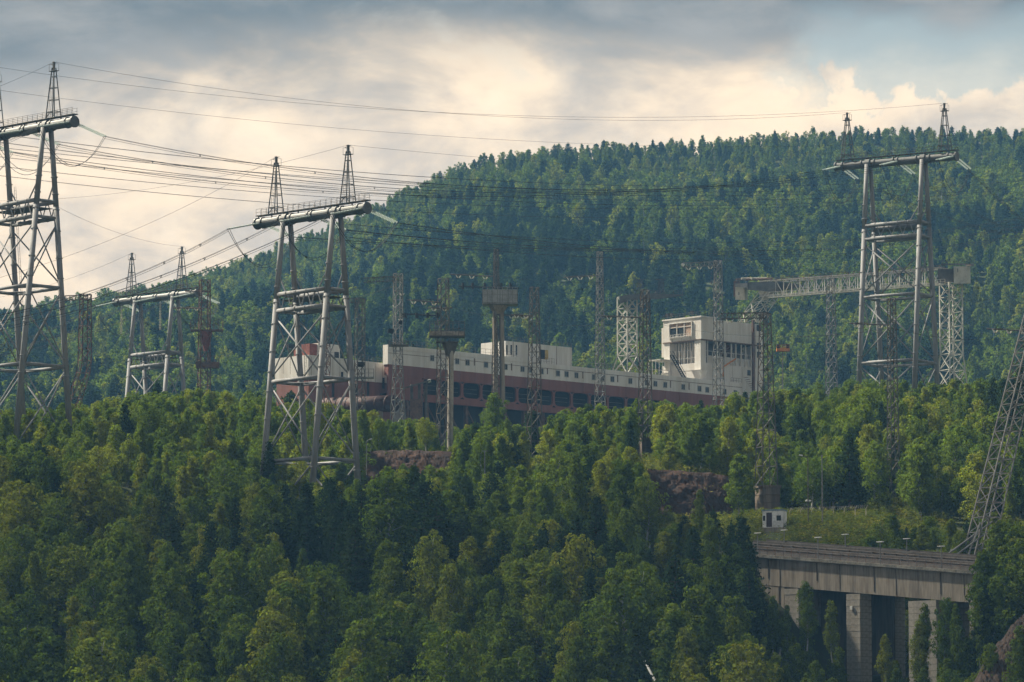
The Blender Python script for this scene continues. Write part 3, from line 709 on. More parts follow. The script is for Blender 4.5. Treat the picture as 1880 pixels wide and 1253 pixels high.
hbox('plain_panel', BROWN, 0.02, s_b[0] - 0.01, 0.0, 0.5, zg, za1 + 0.44, low); hbox('plain_panel', BROWN, s_b[-1] + 0.01, s_end, 0.0, 0.5, zg, za1 + 0.44, low)
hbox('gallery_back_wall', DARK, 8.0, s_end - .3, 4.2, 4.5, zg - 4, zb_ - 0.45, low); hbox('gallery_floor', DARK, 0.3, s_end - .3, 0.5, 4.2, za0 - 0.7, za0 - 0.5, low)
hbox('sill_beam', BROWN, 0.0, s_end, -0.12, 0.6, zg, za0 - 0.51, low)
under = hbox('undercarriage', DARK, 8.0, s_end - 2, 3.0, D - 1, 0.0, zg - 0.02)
for k in range(18):
    s0 = 6 + k * (s_end - 12) / 17; hbox('bogie_post', RUST, s0, s0 + 0.7, 0.6, 1.4, 0.0, zg - 0.01, under)
    if k < 17: MB().tube((s0 + .4, 1.0, zg - .3), (s0 + (s_end - 12)/17, 1.0, 1.5), 0.2, 6).build('brace', RUST, under)
# deck edge posts and railing
railing(deck, [(1.0, 0.6, zt - .2), (s_step, 0.6, zt - .2)], 1.5, STEEL, 'deck_railing', 1.6, 0.035)
railing(deck, [(S(1052), 0.6, zt2 - .1), (S(1230), 0.6, zt2 - .1)], 1.5, STEEL, 'deck_railing', 1.6, 0.035)
railing(deck, [(14.0, D - 1, zt - .2), (s_end, D - 1, zt2)], 1.6, STEEL, 'deck_railing', 2.0, 0.04)
# deck house
t0 = 2.0; a, b = S(928, 645, t0), S(1050, 650, t0); dz1 = Z(976, 631, t0); dz0 = zt2 - 0.8
dh = MB().box((a, t0, dz0), (b, 10.0, dz1)).build('deck_house', WHITE, hull)
for px in (942, 976, 990, 1022): s = S(px, 645, t0); MB().box((s - .06, t0 - .05, dz0), (s + .06, t0, dz1)).build('wall_joint', SEAM, dh)
for px in (930.5, 938.5, 948): s = S(px, 645, t0); MB().box((s - .22, t0 - .06, Z(px, 652, t0)), (s + .22, t0 + .02, Z(px, 634, t0))).build('slit_window', PANE, dh)
s = S(997, 645, t0); zc0, zc1 = Z(1000, 660, t0), Z(1000, 643, t0)
MB().box((s - .9, t0 - .08, zc0), (s + .5, t0 + .02, zc1)).build('door_opening', DARK, dh); MB().box((s + .55, t0 - .12, zc0), (s + 1.5, t0 - .04, zc1)).build('door', mat('yellow_door', (0.45, 0.33, 0.12), 0.8), dh)
railing(dh, [(a, t0 + .2, dz1), (b, t0 + .2, dz1)], 1.0, STEEL, 'roof_railing', 1.2, 0.03); railing(dh, [(S(990, 655, .5), 0.6, zt2 - .2), (S(1018, 655, .5), 0.6, zt2 - .2)], 1.6, STEEL, 'landing_railing', .8, 0.03)
# lower end section on the left with cabin
lt = 3.0
lo = empty('lower_end_section', (0, 0, 0)); lo.parent = hull
e0, e1 = S(566, 665, lt), 4.0
z1a, z1b = Z(540, 651, lt), Z(690, 666, lt); zw = Z(690, 702, lt); zl = Z(690, 745, lt)
lo_white = MB().hexa([(e0,lt,zw), (e1,lt,zw), (e1,lt+11,zw), (e0,lt+11,zw), (e0,lt,z1b+.3), (e1,lt,z1b), (e1,lt+11,z1b), (e0,lt+11,z1b+.3)]).build('upper_wall', WHITE, lo)
MB().box((e0 + .3, lt + .1, zl - 4), (e1, lt + 10.8, zw - .02)).build('lower_wall', BROWN, lo)
for px in (586, 612, 628, 644, 655, 676, 704):
    s = S(px, 690, lt); h = rng.choice((1.6, 2.4, 3.2)); zc = Z(px, rng.choice((690, 704, 716)), lt)
    MB().box((s - .3, lt - .05, zc - h/2), (s + .3, lt + .12, zc + h/2)).build('door_slot', DARK, lo)
for px in np.arange(520, 712, 13): s = S(px, 680, lt); MB().box((s - .03, lt - .025, zw + .05), (s + .03, lt + .01, z1b - .1)).build('wall_joint', SEAM, lo_white)
railing(lo, [(e0, lt + .3, z1b + .25), (e1, lt + .3, z1b)], 1.1, STEEL, 'railing', 1.3, .03)
ca, cb = S(584, 640, 6), S(624, 640, 6); cz0, cz1 = z1b - .1, Z(604, 632, 6)
cabn = MB().box((ca, 6, cz0), (cb, 12, cz1)).build('roof_cabin', WHITE, lo); MB().box((ca - 2.2, 6.3, cz0), (ca - .02, 11.5, cz1 - .25)).build('red_annex', RED, cabn)
MB().box((cb - 1.6, 5.94, cz0 + .4), (cb - .3, 6.05, cz0 + 2.0)).build('door', DARK, cabn)
MB().tube((S(536, 635, 5), 5.2, z1b), (S(536, 635, 5), 5.2, z1b + 2.2), .07, 5).build('light_post', STEEL, lo); MB().box((S(530, 635, 5), 5, z1b + 1.6), (S(542, 635, 5), 5.6, z1b + 2.5)).build('floodlight', BLACK, lo)
# red pipe before the lower section and a dark walkway jib
pa, pb = P(598, 746, 885), P(724, 741, 872)
PIPE = mat('pipe_red_oxide', (0.055, 0.019, 0.015), 0.7, 0, 0.3, 0.5)
pipe = empty('red_pipe', pa); tag(pipe, 'thick dark red pipe lying before the lower chamber end', 'pipe')
MB().tube((0, 0, 0), pb - pa, 1.75, 20).build('pipe_shell', PIPE, pipe, True)
for k in range(7): c = (pb - pa) * ((k + .5) / 7); dd = (pb - pa).normalized() * .1; MB().tube(c - dd, c + dd, 1.83, 20).build('flange', PIPE, pipe)
for k in (0.2, 0.8): c = (pb - pa) * k; MB().box(c + Vector((-.5, -1, -6)), c + Vector((.5, 1, -1.2))).build('cradle', CONC, pipe)
jib = empty('gangway_jib', P(765, 790, 870)); tag(jib, 'dark steel gangway tower at the brown end of the chamber', 'gangway')
j0 = jib.location
def J(px, py, dy=0): return P(px, py, 870 + dy) - j0
MB().hexa([J(738,716,-2), J(790,700,-2), J(790,700,2), J(738,716,2), J(738,713,-2), J(790,697,-2), J(790,697,2), J(738,713,2)]).build('gangway', STEEL, jib)
for x in (756, 770, 782): MB().tube(J(x, 800), J(x, 706), 0.32, 6).build('post', STEEL, jib)
truss(jib, J(768, 765), J(786, 702), 1.0, 1.2, 6, STEEL, 'ladder_truss'); MB().tube(J(785, 701), J(791, 699), .35, 8).build('lamp', LAMPW, jib)
MB().box(J(752, 800, -1), J(776, 735, 1.5)).build('machine_house', RUST, jib)
# ------------------------------------------------------------------ white tower building on the chamber's far end
ct = 2.5
bl = empty('tower_building', (HO.x, HO.y, HB), HRZ); tag(bl, 'white control tower building on the far end of the chamber', 'building')
def bbox(name, m, s0, s1, t0, t1, z0, z1, parent=None): return MB().box((s0, t0, z0), (s1, t1, z1)).build(name, m, parent or bl)
c0, c1 = S(1290, 640, ct), S(1398, 660, ct); zr, zu, zl_, zbb = Z(1290, 583.5, ct), Z(1290, 623, ct), Z(1290, 668, ct), Z(1290, 702, ct)
def tt(px): return ct + (1290 - px) * 0.1745
Tm = tt(1221)
base = bbox('base_storey', WHITE, c0 - 0.3, c1, ct, Tm + 1, zbb - 4, zl_ + .3)
s, z = S(1375, 685, ct), Z(1375, 685, ct); bbox('window', PANE, s - .55, s + .55, ct - .05, ct + .02, z - .65, z + .65, base)
for k in range(1, 6): s = c0 + (c1 - c0)*k/6; bbox('wall_joint', SEAM, s - .025, s + .025, ct - .03, ct + .01, zbb - 2, zl_ + .2, base)
upper = bbox('upper_storey', WHITE, c0 - .9, c0 + 4.2, ct - .4, Tm, zu, zr)
wing = bbox('upper_wing', WHITE, c0 + 4.25, c1 - .2, ct + .2, Tm - 1, zu, Z(1340, 590, ct))
bbox('roof_slab', WHITE, c0 - 1.1, c0 + 4.4, ct - .6, Tm + .2, zr + .01, zr + .35, upper); bbox('floor_band', SEAM, c0 - 1.0, c1 - .1, ct - .5, Tm + .1, zu - .28, zu - .01, upper)
wz0, wz1 = zu + (zr - zu)*.20, zu + (zr - zu)*.82; sx = c0 - .9
fr = MB()
w0, w1 = tt(1275), tt(1234)
for (a, b, c, d) in ((w0-.25, w1+.25, wz0-.3, wz0), (w0-.25, w1+.25, wz1, wz1+.25), (w0-.25, w0, wz0, wz1), (w1, w1+.25, wz0, wz1)): fr.box((sx - .3, a, c), (sx + .05, b, d))
for k in (1, 2): t = w0 + (w1 - w0)*k/3; fr.box((sx - .2, t - .08, wz0), (sx, t + .08, wz1))
fr.box((sx - .2, w0, wz1 - 1.0), (sx, w1, wz1 - .88))
win = fr.build('large_window', WHITE, bl)
for k in range(3):
    a, b = w0 + (w1 - w0)*k/3 + .09, w0 + (w1 - w0)*(k+1)/3 - .09
    bbox('pane', BLIND if k == 0 else PANE, sx - .06, sx - .01, a, b, wz0, wz1 - 1.0, win); bbox('blind', BLIND, sx - .07, sx - .01, a, b, wz1 - .87, wz1, win)
railing(win, [(sx - .5, w0 - .3, wz0 - .4), (sx - .5, w1 + .3, wz0 - .4)], .9, WHITE, 'railing', .8, .04)
for k in range(1, 4): t = ct + (Tm - ct)*k/4; bbox('wall_joint', SEAM, sx - .02, sx + .01, t - .025, t + .025, zu, wz0 - .4, upper)
bbox('side_block', WHITE, c0 + 1.0, c0 + 6, Tm + .05, Tm + 2.4, Z(1215, 640, ct) , zr - 1.3)
# columns, fins and railing of the open middle storey, end face
for (t0_, t1_) in ((ct - .1, ct + 1.9), (Tm - 2.0, Tm - .1)):
    cl = bbox('column', WHITE, c0 - .8, c0 + 1.0, t0_, t1_, zl_ - 1.5, zu - .29)
    MB().hexa([(c0-.6,t0_+.3,zl_-4), (c0+.8,t0_+.3,zl_-4), (c0+.8,t1_-.3,zl_-4), (c0-.6,t1_-.3,zl_-4), (c0-1.6,t0_-.3,zl_-1.52), (c0+1.2,t0_-.3,zl_-1.52), (c0+1.2,t1_+.3,zl_-1.52), (c0-1.6,t1_+.3,zl_-1.52)]).build('bracket', WHITE, cl)
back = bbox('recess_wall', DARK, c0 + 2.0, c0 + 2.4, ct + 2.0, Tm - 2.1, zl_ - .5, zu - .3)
nf = 9
for k in range(nf):
    t = ct + 2.2 + (Tm - ct - 4.6)*k/(nf - 1); bbox('fin', WHITE, c0 + 1.1, c0 + 1.9, t, t + (.34 if k != 4 else .2), zl_ - .4, zu - .31, back)
railing(bl, [(c0 - .3, ct + 2.0, zl_ - .2), (c0 - .3, Tm - 2.1, zl_ - .2)], 3.6, WHITE, 'railing', 1.2, .04); bbox('parapet', WHITE, c0 - .35, c0 - .15, ct + 1.95, Tm - 2.05, zl_ - 1.4, zl_ + .25)
# front face of the open storey
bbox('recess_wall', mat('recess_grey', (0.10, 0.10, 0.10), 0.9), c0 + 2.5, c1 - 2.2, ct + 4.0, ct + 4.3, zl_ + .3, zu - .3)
bbox('parapet_wall', WHITE, c0 + 2.5, c1 - 2.2, ct + .5, ct + .7, zl_ + .3, zl_ + 2.2)
for px in (1300, 1318, 1332, 1344, 1352, 1362, 1370, 1380): s = S(px, 645, ct); bbox('post', WHITE, s - .14, s + .14, ct + .1, ct + .4, zl_ + .3, zu - .3)
railing(bl, [(c0 + 1.1, ct + .2, zl_ + .3), (c1 - 2.3, ct + .2, zl_ + .3)], 2.9, WHITE, 'railing', 2.2, .07)
rcol = bbox('corner_column', WHITE, c1 - 2.1, c1 + .3, ct - .1, ct + 4, zl_ - 3.9, zr - 1.6)
for py in (603, 636, 652): z = Z(1393, py, ct); s = c1 - .95; bbox('window', PANE, s - .7, s + .7, ct - .16, ct - .05, z - .75, z + .75, rcol)
bbox('machinery', RUST, S(1325, 640, 4), S(1350, 640, 4), ct + 1.5, ct + 3.6, Z(1340, 640, 4), Z(1340, 629, 4)); bbox('machinery', STEEL, S(1335, 650, 4), S(1366, 650, 4), ct + 1.5, ct + 3.6, zl_ + .3, Z(1340, 646, 4))
for k in range(2): MB().tube((S(1326+12*k, 640), ct + 1.2, zl_ + .5), (S(1358+8*k, 632), ct + 1.2, zu - 1.2), .3, 8).build('duct', RUST, bl)
bbox('rusty_post', RUST, S(1384.5, 650, 0), S(1387.5, 650, 0), .3, .8, zbb - 3, Z(1386, 588, 0))
MB().path([(S(1329, 690, 1), 1.2, Z(1329, 692, 1)), (S(1329, 675, 1), 1.2, Z(1329, 674, 1)), (S(1352, 660, 1), 1.2, Z(1352, 659, 1))], .18, 6).build('yellow_pipe', ORANGE, bl)
st = MB()
for k in range(8): z = Z(1365, 694, 0) - k*.45; s = S(1364, 694, 0) + k*.45; st.box((s, -1.4, z - .06), (s + .5, -.1, z))
st.build('stair', RUST, bl); railing(bl, [(S(1345, 694), .5, zt2 - .1), (S(1364, 694), .5, zt2 - .1)], 1.2, STEEL, 'railing', .8, .04)
for px, py in ((1227, 577), (1235, 576), (1274, 573)): s = c0 - .5; t = tt(px); bbox('floodlight', BLACK, s - .3, s + .3, t - .4, t + .4, zr + 1.0, zr + 1.8); bbox('lamp_post', BLACK, s - .06, s + .06, t - .06, t + .06, zr + .3, zr + 1.0)
railing(bl, [(c0 - .9, ct - .3, zr + .35), (c0 - .9, Tm, zr + .35)], 1.0, STEEL, 'roof_railing', 1.3, .03); railing(bl, [(c0 - .9, ct - .3, zr + .35), (c0 + 4, ct - .3, zr + .35)], 1.0, STEEL, 'roof_railing', 1.3, .03)
# low glazed deck link to the left of the building
lk = bbox('deck_link', CREAM, c0 - 9, c0 - .4, Tm - 3, Tm + .8, zt2 - .8, zt2 + .5); railing(lk, [(c0 - 9, Tm - 3.05, zt2 + .5), (c0 - .8, Tm - 3.05, zt2 + .5)], 4.6, WHITE, 'glazing_frame', 1.1, .05)
bbox('link_roof', CREAM, c0 - 5, c0 - .5, Tm - 3, Tm + .8, zt2 + 5.2, zt2 + 5.5, lk)
sf = MB(); q0_, q1_ = Vector((c0 - 8, .3, zt2 - .2)), Vector((c0 - 12.5, .3, zt2 + 5))
for yy_ in (0, .9): sf.tube(q0_ + Vector((0, yy_, 0)), q1_ + Vector((0, yy_, 0)), .14, 5); sf.tube(q0_ + Vector((0, yy_, 1)), q1_ + Vector((0, yy_, 1)), .05, 4)
for k in range(14): p_ = q0_.lerp(q1_, k/13); sf.tube(p_, p_ + Vector((0, .9, 0)), .09, 4); sf.tube(p_, p_ + Vector((0, 0, 1)), .035, 4)
sf.build('stair_flight', BLACK, lk)

# ------------------------------------------------------------------ cranes behind
tw = empty('gantry_tower', (0, 0, 0), R(43)); b = P(1152, 690, 968); tw.location = b; tag(tw, 'cream lattice gantry tower with a dark flat platform on the chamber deck', 'crane')
Ht = (P(1152, 546, 968) - b).z
lattice(tw, 0, Ht, 4.6, 3.0, CREAM, .19, .11, .92, True, prof=lambda t: 1.62 + 1.1 * max(0, .16 - t) / .16)
MB().tube((-1.6, -1.6, Ht - .2), (1.6, -1.6, Ht - .2), .16, 5).build('crossbar', CREAM, tw)
def T_(px, py, dy=0): return loc(tw, px, py, dy)
top = MB()
for (x0, x1, a0, a1, h0, h1) in ((1137, 1152, 545, 541, 13, 13), (1152, 1205, 541, 539, 10, 11), (1205, 1255, 540, 541, 10, 2)):
    up0, up1 = T_(x0, a0, -3), T_(x1, a1, -3); k0, k1 = T_(x0, a0, 3.5), T_(x1, a1, 3.5); d0, d1 = Vector((0, 0, -h0*.127)), Vector((0, 0, -h1*.127))
    top.hexa([up0 + d0, up1 + d1, k1 + d1, k0 + d0, up0, up1, k1, k0])
pt_ = top.build('platform', PYLD, tw)
railing(pt_, [T_(1140, 543, -2.9), T_(1253, 541, -2.9)], 1.0, STEEL, 'railing', 1.0, .03)
for x in (1175, 1213):
    mb = MB(); 
    for k in range(5): mb.tube(T_(x - 6 + 3*k, 541), T_(x - 3 + 2*k, 515), .05, 4)
    mb.tube(T_(x - 9, 514), T_(x + 9, 513), .07, 4); mb.build('aerial', RUST, pt_)
for i in range(3): MB().tube(T_(1170 + 6*i, 560), T_(1190 + 3*i, 546), .12, 5).build('bracket', CREAM, tw)
MB().tube(T_(1252, 541), T_(1253, 562), .05, 4).build('drop_cable', STEEL, tw)
gc = empty('girder_crane', P(1748, 712, 972)); tag(gc, 'long lattice girder crane with end cabins and cream leg behind the right-hand pylon', 'crane'); gc.rotation_euler[2] = R(30)
g0 = Vector(gc.location)
def G(px, py, Y=972): return Matrix.Rotation(-R(30), 4, 'Z') @ (P(px, py, Y) - g0)
Hg = (P(1748, 521, 972) - g0).z
lattice(gc, -6, Hg, 6, 4, CREAM, .20, .11, .95, True, prof=lambda t: 1.9 + 1.2 * max(0, .45 - t) / .45)
truss(gc, G(1400, 546, 1000), G(1735, 521, 974), 3.7, 3.2, 22, mat('girder_paint', (0.42, 0.41, 0.38), 0.7), 'girder', .20, .12)
MB().box((0,0,0), (0.01,0.01,0.01))
wk = [G(1412, 546, 996), G(1735, 522, 970)]; railing(gc, wk, 1.2, CREAM, 'walkway_railing', 1.2, .05)
d = (wk[1] - wk[0]); n = Vector((-d.y, d.x, 0)).normalized() * .6
MB().hexa([wk[0]-n-Vector((0,0,.25)), wk[1]-n-Vector((0,0,.25)), wk[1]+n-Vector((0,0,.25)), wk[0]+n-Vector((0,0,.25)), wk[0]-n, wk[1]-n, wk[1]+n, wk[0]+n]).build('walkway', CREAM, gc)
railing(gc, [G(1415, 517, 996), G(1735, 494, 970)], 0.9, RUST, 'top_railing', 1.5, .05)
def gbox(px0, px1, py0, py1, Y, dep, name, m, par=None):
    p = [G(px0, py1, Y), G(px1, py1, Y - dep*.25), G(px1 + 6, py1, Y + dep*.75), G(px0 + 6, py1, Y + dep)]; h = Vector((0, 0, (py1 - py0) * Y / FPX))
    return MB().hexa(p + [q + h for q in p]).build(name, m, par or gc)
cr = gbox(1751, 1776, 489, 521, 968, 5, 'cabin', CREAM); gbox(1758, 1763, 493, 500, 967.6, .3, 'window', PANE, cr)
gbox(1772, 1783, 486, 489, 968, 5, 'cabin_roof', STEEL, cr); gbox(1722, 1750, 494, 520, 971, 4, 'winch_frame', STEEL)
gbox(1728, 1782, 484, 487, 969, 5, 'canopy', PYLD); railing(gc, [G(1730, 484, 969), G(1782, 482, 966)], .8, STEEL, 'roof_railing', 1, .04)
cl = gbox(1350, 1367, 527, 551, 1003, 4, 'cabin', CREAM); gbox(1356, 1360, 536, 542, 1002.6, .3, 'window', PANE, cl); gbox(1347, 1352, 516, 545, 1003.5, .4, 'ladder_board', RUST, cl)
plf = MB()
for (x0, x1, a0, a1, h0, h1) in ((1349, 1372, 521, 520, 6, 8), (1372, 1430, 519, 517, 14, 20), (1430, 1476, 517, 524, 18, 3)):
    p = [G(x0, a0, 998), G(x1, a1, 996), G(x1, a1, 1003), G(x0, a0, 1005)]; d0, d1 = Vector((0, 0, -h0*.131)), Vector((0, 0, -h1*.131))
    plf.hexa([p[0]+d0, p[1]+d1, p[2]+d1, p[3]+d0] + p)
plf = plf.build('trolley_platform', PYLD, gc)
for k in range(5): MB().tube(G(1352 + 9*k, 514 - k % 2*2, 999), G(1378 + 10*k, 511 + k % 3, 1001), .25, 5).build('winch_drum', CREAM if k % 2 else RUST, plf)
railing(plf, [G(1350, 519, 998), G(1432, 516, 996), G(1474, 522, 996)], .9, STEEL, 'railing', 1.0, .04)
# leaning lattice leg of the crane, ending behind the building
lg = G(1372, 596, 1000); ug = G(1415, 536, 1000); dl = ug - lg
lattice(gc, lg.z, ug.z, 4, 4, CREAM, .16, .09, .8, True, prof=lambda t: 2.1, shift=lambda t: Vector((lg.x + dl.x*t, lg.y + dl.y*t, 0)), legname='slanted_leg')
lattice(gc, G(1375, 700, 1003).z, lg.z, 3, 3, CREAM, .16, .09, .9, True, prof=lambda t: 1.7, shift=lambda t: Vector((lg.x, lg.y, 0)), legname='rear_leg')
MB().hexa([G(1400,552,999), G(1410,552,999), G(1410,552,1002), G(1400,552,1002), G(1391,531,998), G(1423,531,998), G(1423,531,1003), G(1391,531,1003)]).build('head_plate', CREAM, gc)
# orange signal stand to the right of the building
so = empty('signal_stand', P(1437, 720, 960)); tag(so, 'orange floodlight stand on a thin post right of the tower building', 'floodlight stand')
q0 = Vector(so.location)
MB().tube((0,0,-3), P(1437, 645, 960) - q0, .12, 6).build('post', STEEL, so); MB().box(P(1426, 645, 960) - q0, P(1449, 640, 961.5) - q0).build('basket', ORANGE, so)
for x in (1429, 1446): MB().box(P(x-3, 640, 960) - q0, P(x+3, 633, 961) - q0).build('floodlight', BLACK, so)
railing(so, [P(1426, 640, 960) - q0, P(1449, 640, 960) - q0], .8, ORANGE, 'railing', .7, .04)
# ------------------------------------------------------------------ inclined track bridge
BO = P(1393, 1018, 575); BE = P(1794, 1049, 545)
bu = Vector((BE.x - BO.x, BE.y - BO.y, 0)); BL = bu.length; bu.normalize(); bv = Vector((-bu.y, bu.x, 0)); BSL = (BE.z - BO.z) / BL
br = empty('track_bridge', BO, math.atan2(bu.y, bu.x)); tag(br, 'inclined concrete track bridge with block piers and a T-lamp railing', 'bridge')
def bhit(px, py, t=0.0):
    d = ray(px, py); k = ((BO + bv * t).dot(bv)) / d.dot(bv); p = d * k
    return (p - BO).dot(bu), p.z - BO.z
def sl(s): return BSL * s
BS0, BS1 = bhit(1325, 1015)[0], BL + 9.0
def slab(name, m, s0, s1, t0, t1, z0, z1, parent=None):      # follows the incline
    return MB().hexa([(s0,t0,sl(s0)+z0), (s1,t0,sl(s1)+z0), (s1,t1,sl(s1)+z0), (s0,t1,sl(s0)+z0), (s0,t0,sl(s0)+z1), (s1,t0,sl(s1)+z1), (s1,t1,sl(s1)+z1), (s0,t1,sl(s0)+z1)]).build(name, m, parent or br)
GD = 4.25                              # girder depth
n = 14
dk = slab('deck_slab', CONC, BS0, BS1, 0.55, 9.4, -0.5, -0.02)
for k in range(n):
    a, b = BS0 + (BS1-BS0)*k/n, BS0 + (BS1-BS0)*(k+1)/n
    slab('edge_slab', mat('edge_concrete', (0.20, 0.19, 0.165), 0.9, 0, 0.4, 0.8), a + .02, b - .02, -0.55, 0.54, -0.42, -0.03 + rng.random()*.04, dk)
gi = slab('girder', CONC, BS0, BS1, 0.12, 0.9, -GD, -0.51)
gp = [BS0, bhit(1411, 1050)[0], bhit(1432, 1050)[0], bhit(1456, 1050)[0], bhit(1500, 1050)[0], bhit(1542, 1060)[0], bhit(1566, 1060)[0], bhit(1605, 1060)[0], bhit(1645, 1060)[0], bhit(1686, 1060)[0], bhit(1727, 1070)[0], bhit(1770, 1070)[0], BS1]
for a, b in zip(gp[:-1], gp[1:]): slab('girder_panel', CONC, a + .015, b - .015, 0.0, 0.11 + rng.random()*.02, -GD + .03, -0.52, gi)
slab('rear_girder', CONC, BS0, BS1, 8.2, 9.0, -GD, -0.51, gi)
for k, a in enumerate(gp[1:-1]):
    if k % 3 == 2: continue
    MB().tube((a, -.03, sl(a) - .6), (a + .02, -.03, sl(a) - GD + rng.random()*1.5), .05 + .03*(k % 3 == 0), 5).build('drain_pipe', CONCD, gi)
# track beams and rails on the deck
for (t, h, wd) in ((2.6, 0.95, .5), (6.2, 1.65, .7)):
    tb = slab('track_beam', TRACK, BS0, BS1, t, t + wd, -0.02, h); slab('rail', STEEL, BS0, BS1, t + .1, t + .28, h + .005, h + .17, tb)
    for k in range(26): s = BS0 + (BS1-BS0)*(k+.5)/26; slab('rib', TRACK, s, s + .25, t - .12, t - .005, 0.0, h - .12, tb)
slab('cable_duct', mat('cable_duct', (0.14, 0.125, 0.115), 0.8), BS0, BS1, 1.2, 1.6, 0.0, 0.42); slab('rear_parapet', TRACK, BS0, BS1, 8.9, 9.1, 0, 2.05)
for (t_, z_) in ((2.45, .45), (2.45, .78), (6.05, 1.05), (6.05, 1.4), (8.8, 1.75)): slab('cable_rail', mat('pale_rail', (0.20, 0.175, 0.16), 0.6), BS0, BS1, t_, t_ + .08, z_, z_ + .09)
rl_ = MB()
for s in np.arange(BS0, BS1, 1.55): rl_.tube((s, -.35, sl(s)), (s, -.35, sl(s) + 1.05), .035, 4)
for zz in (.55, 1.05): rl_.tube((BS0, -.35, sl(BS0) + zz), (BS1, -.35, sl(BS1) + zz), .03, 4)
rl_.build('railing', RUST, br)
for row, t, lst in ((0, -.3, (1391, 1502, 1616, 1728)), (1, 8.8, (1440, 1552, 1665))):
    for px in lst:
        s = bhit(px, 1020, t)[0]; lp = MB().tube((s, t, sl(s) - .3), (s, t, sl(s) + (2.9 if row == 0 else 3.5)), .07, 6).build('lamp_post', GALV, br)
        z = sl(s) + (2.9 if row == 0 else 3.5); MB().box((s - .55, t - .16, z), (s + .55, t + .16, z + .1)).build('lamp_head', LAMPW, lp)
# block piers
blocks = {}
def pier(s0, s1, t0, t1, nm='pier', mm=CONCB, ch=.85):
    pr = empty(nm, (0, 0, 0)); pr.parent = br
    top = sl(s1) - GD - .01; c = BO + bu*((s0+s1)/2) + bv*((t0+t1)/2); zg_ = gz(c.x, c.y) - BO.z - 1.5; z = top; key = (round(s1-s0, 2), round(t1-t0, 2), mm.name)
    if key not in blocks:
        blocks[key] = MB().box((-(s1-s0)/2, -(t1-t0)/2, -ch + .035), ((s1-s0)/2, (t1-t0)/2, 0)).build('block', mm, pr).data; first = bpy.data.objects[-1] if False else None
        for o in list(pr.children): bpy.data.objects.remove(o)
    MB().box((s0 + .06, t0 + .06, zg_), (s1 - .06, t1 - .06, sl(s0) - GD + .5 if False else top)).build('pier_core', CONCD, pr)
    while z > zg_:
        o = bpy.data.objects.new('block', blocks[key]); COL.objects.link(o); o.parent = pr
        o.location = ((s0+s1)/2 + (rng.random()-.5)*.05, (t0+t1)/2 + (rng.random()-.5)*.05, z); z -= ch
    return pr
PW = 2.7
for px0, px1 in ((1441, 1466), (1554, 1579), (1668, 1719), (1780, 1806)):
    s0, s1 = bhit(px0, 1085, .1)[0], bhit(px1, 1085, .1)[0]
    pier(s0, s1, 0.05, 2.3); pier(s0, s1, 6.8, 9.0)
ab = empty('abutment', (0, 0, 0)); ab.parent = br
a1 = bhit(1440, 1085)[0]
for k, (x0, x1) in enumerate(((BS0, bhit(1411, 1085)[0]), (bhit(1411, 1085)[0], bhit(1429, 1085)[0]), (bhit(1433, 1085)[0], a1))):
    MB().hexa([(x0+.03,.05,-17), (x1-.03,.05,-17), (x1-.03,9,-17), (x0+.03,9,-17), (x0+.03,.05,sl(x0)-GD-.02), (x1-.03,.05,sl(x1)-GD-.02), (x1-.03,9,sl(x1)-GD-.02), (x0+.03,9,sl(x0)-GD-.02)]).build('abutment_wall', CONC, ab)
MB().box((a1 + 1, 6.2, -17), (bhit(1552, 1085)[0] + 3, 6.6, -GD - .6)).build('rear_wall', CONCD, ab)
# pipe box on pier
s = bhit(1564, 1100)[0]; MB().box((s - .2, -.2, sl(s) - GD - 2.3), (s + .2, .0, sl(s) - GD - 1.8)).build('junction_box', LAMPW, br)

# ------------------------------------------------------------------ hut, lamps, fence, banks
def hut():
    c = P(1422, 966, 603); o = empty('white_hut', (c.x, 603, c.z - .3), R(-18)); tag(o, 'small white cabin hut with blue-edged roof below the concrete pedestal', 'hut')
    k = .0795
    MB().box((-1.55, -1.0, 0), (1.55, 1.2, 2.45)).build('wall', mat('hut_white', (0.72, 0.73, 0.74), 0.6), o)
    MB().box((-1.68, -1.12, 2.46), (1.68, 1.32, 2.62)).build('roof', mat('hut_roof_blue', (0.16, 0.25, 0.38), 0.6), o)
    MB().box((-.95, -1.06, .1), (-.12, -.98, 2.2)).build('door', PURPLE, o)
    for x in (-1.3, .9): MB().box((x - (.16 if x < 0 else .33), -1.05, 1.0), (x + (.16 if x < 0 else .33), -.98, 1.75)).build('window', PANE, o)
    MB().box((-2.2, -1.6, -3), (2.2, 1.8, -.02)).build('plinth', CONC, o)
hut()
def street_lamp(px, py_top, py_base, Y, label, reach=-.9, m=STEEL, r=.1, arms=True, plain=False):
    b = P(px, py_base, Y); h = P(px, py_top, Y).z - b.z; o = empty('street_lamp', (b.x, Y, b.z - 2)); tag(o, label, 'street lamp', 'lamp posts'); h += 2
    MB().tube((0,0,0), (0,0,h - .3), r, 8, r*.7).build('post', m, o)
    if plain: MB().tube((0,0,h-.3), (0,0,h), r*1.5, 6).build('post_cap', m, o); return o
    MB().path([(0,0,h-.35), (reach*.4,0,h-.05), (reach,0,h+.1)], r*.5, 6).build('bracket', m, o)
    hd = MB().hexa([(reach*1.0,-.16,h), (reach*1.75,-.16,h+.12), (reach*1.75,.16,h+.12), (reach,.16,h), (reach,-.12,h+.2), (reach*1.7,-.12,h+.27), (reach*1.7,.12,h+.27), (reach,.12,h+.2)]).build('lamp_head', LAMPW, o)
    return o
l1 = street_lamp(1484, 838, 962, 608, 'tall curved-arm street lamp right of the white hut', -.75)
for k in (-1, 1): MB().tube((k*.1, 0, 5.4), (k*.42, 0, 5.35), .16, 6, .1).build('speaker_horn', LAMPW, l1)
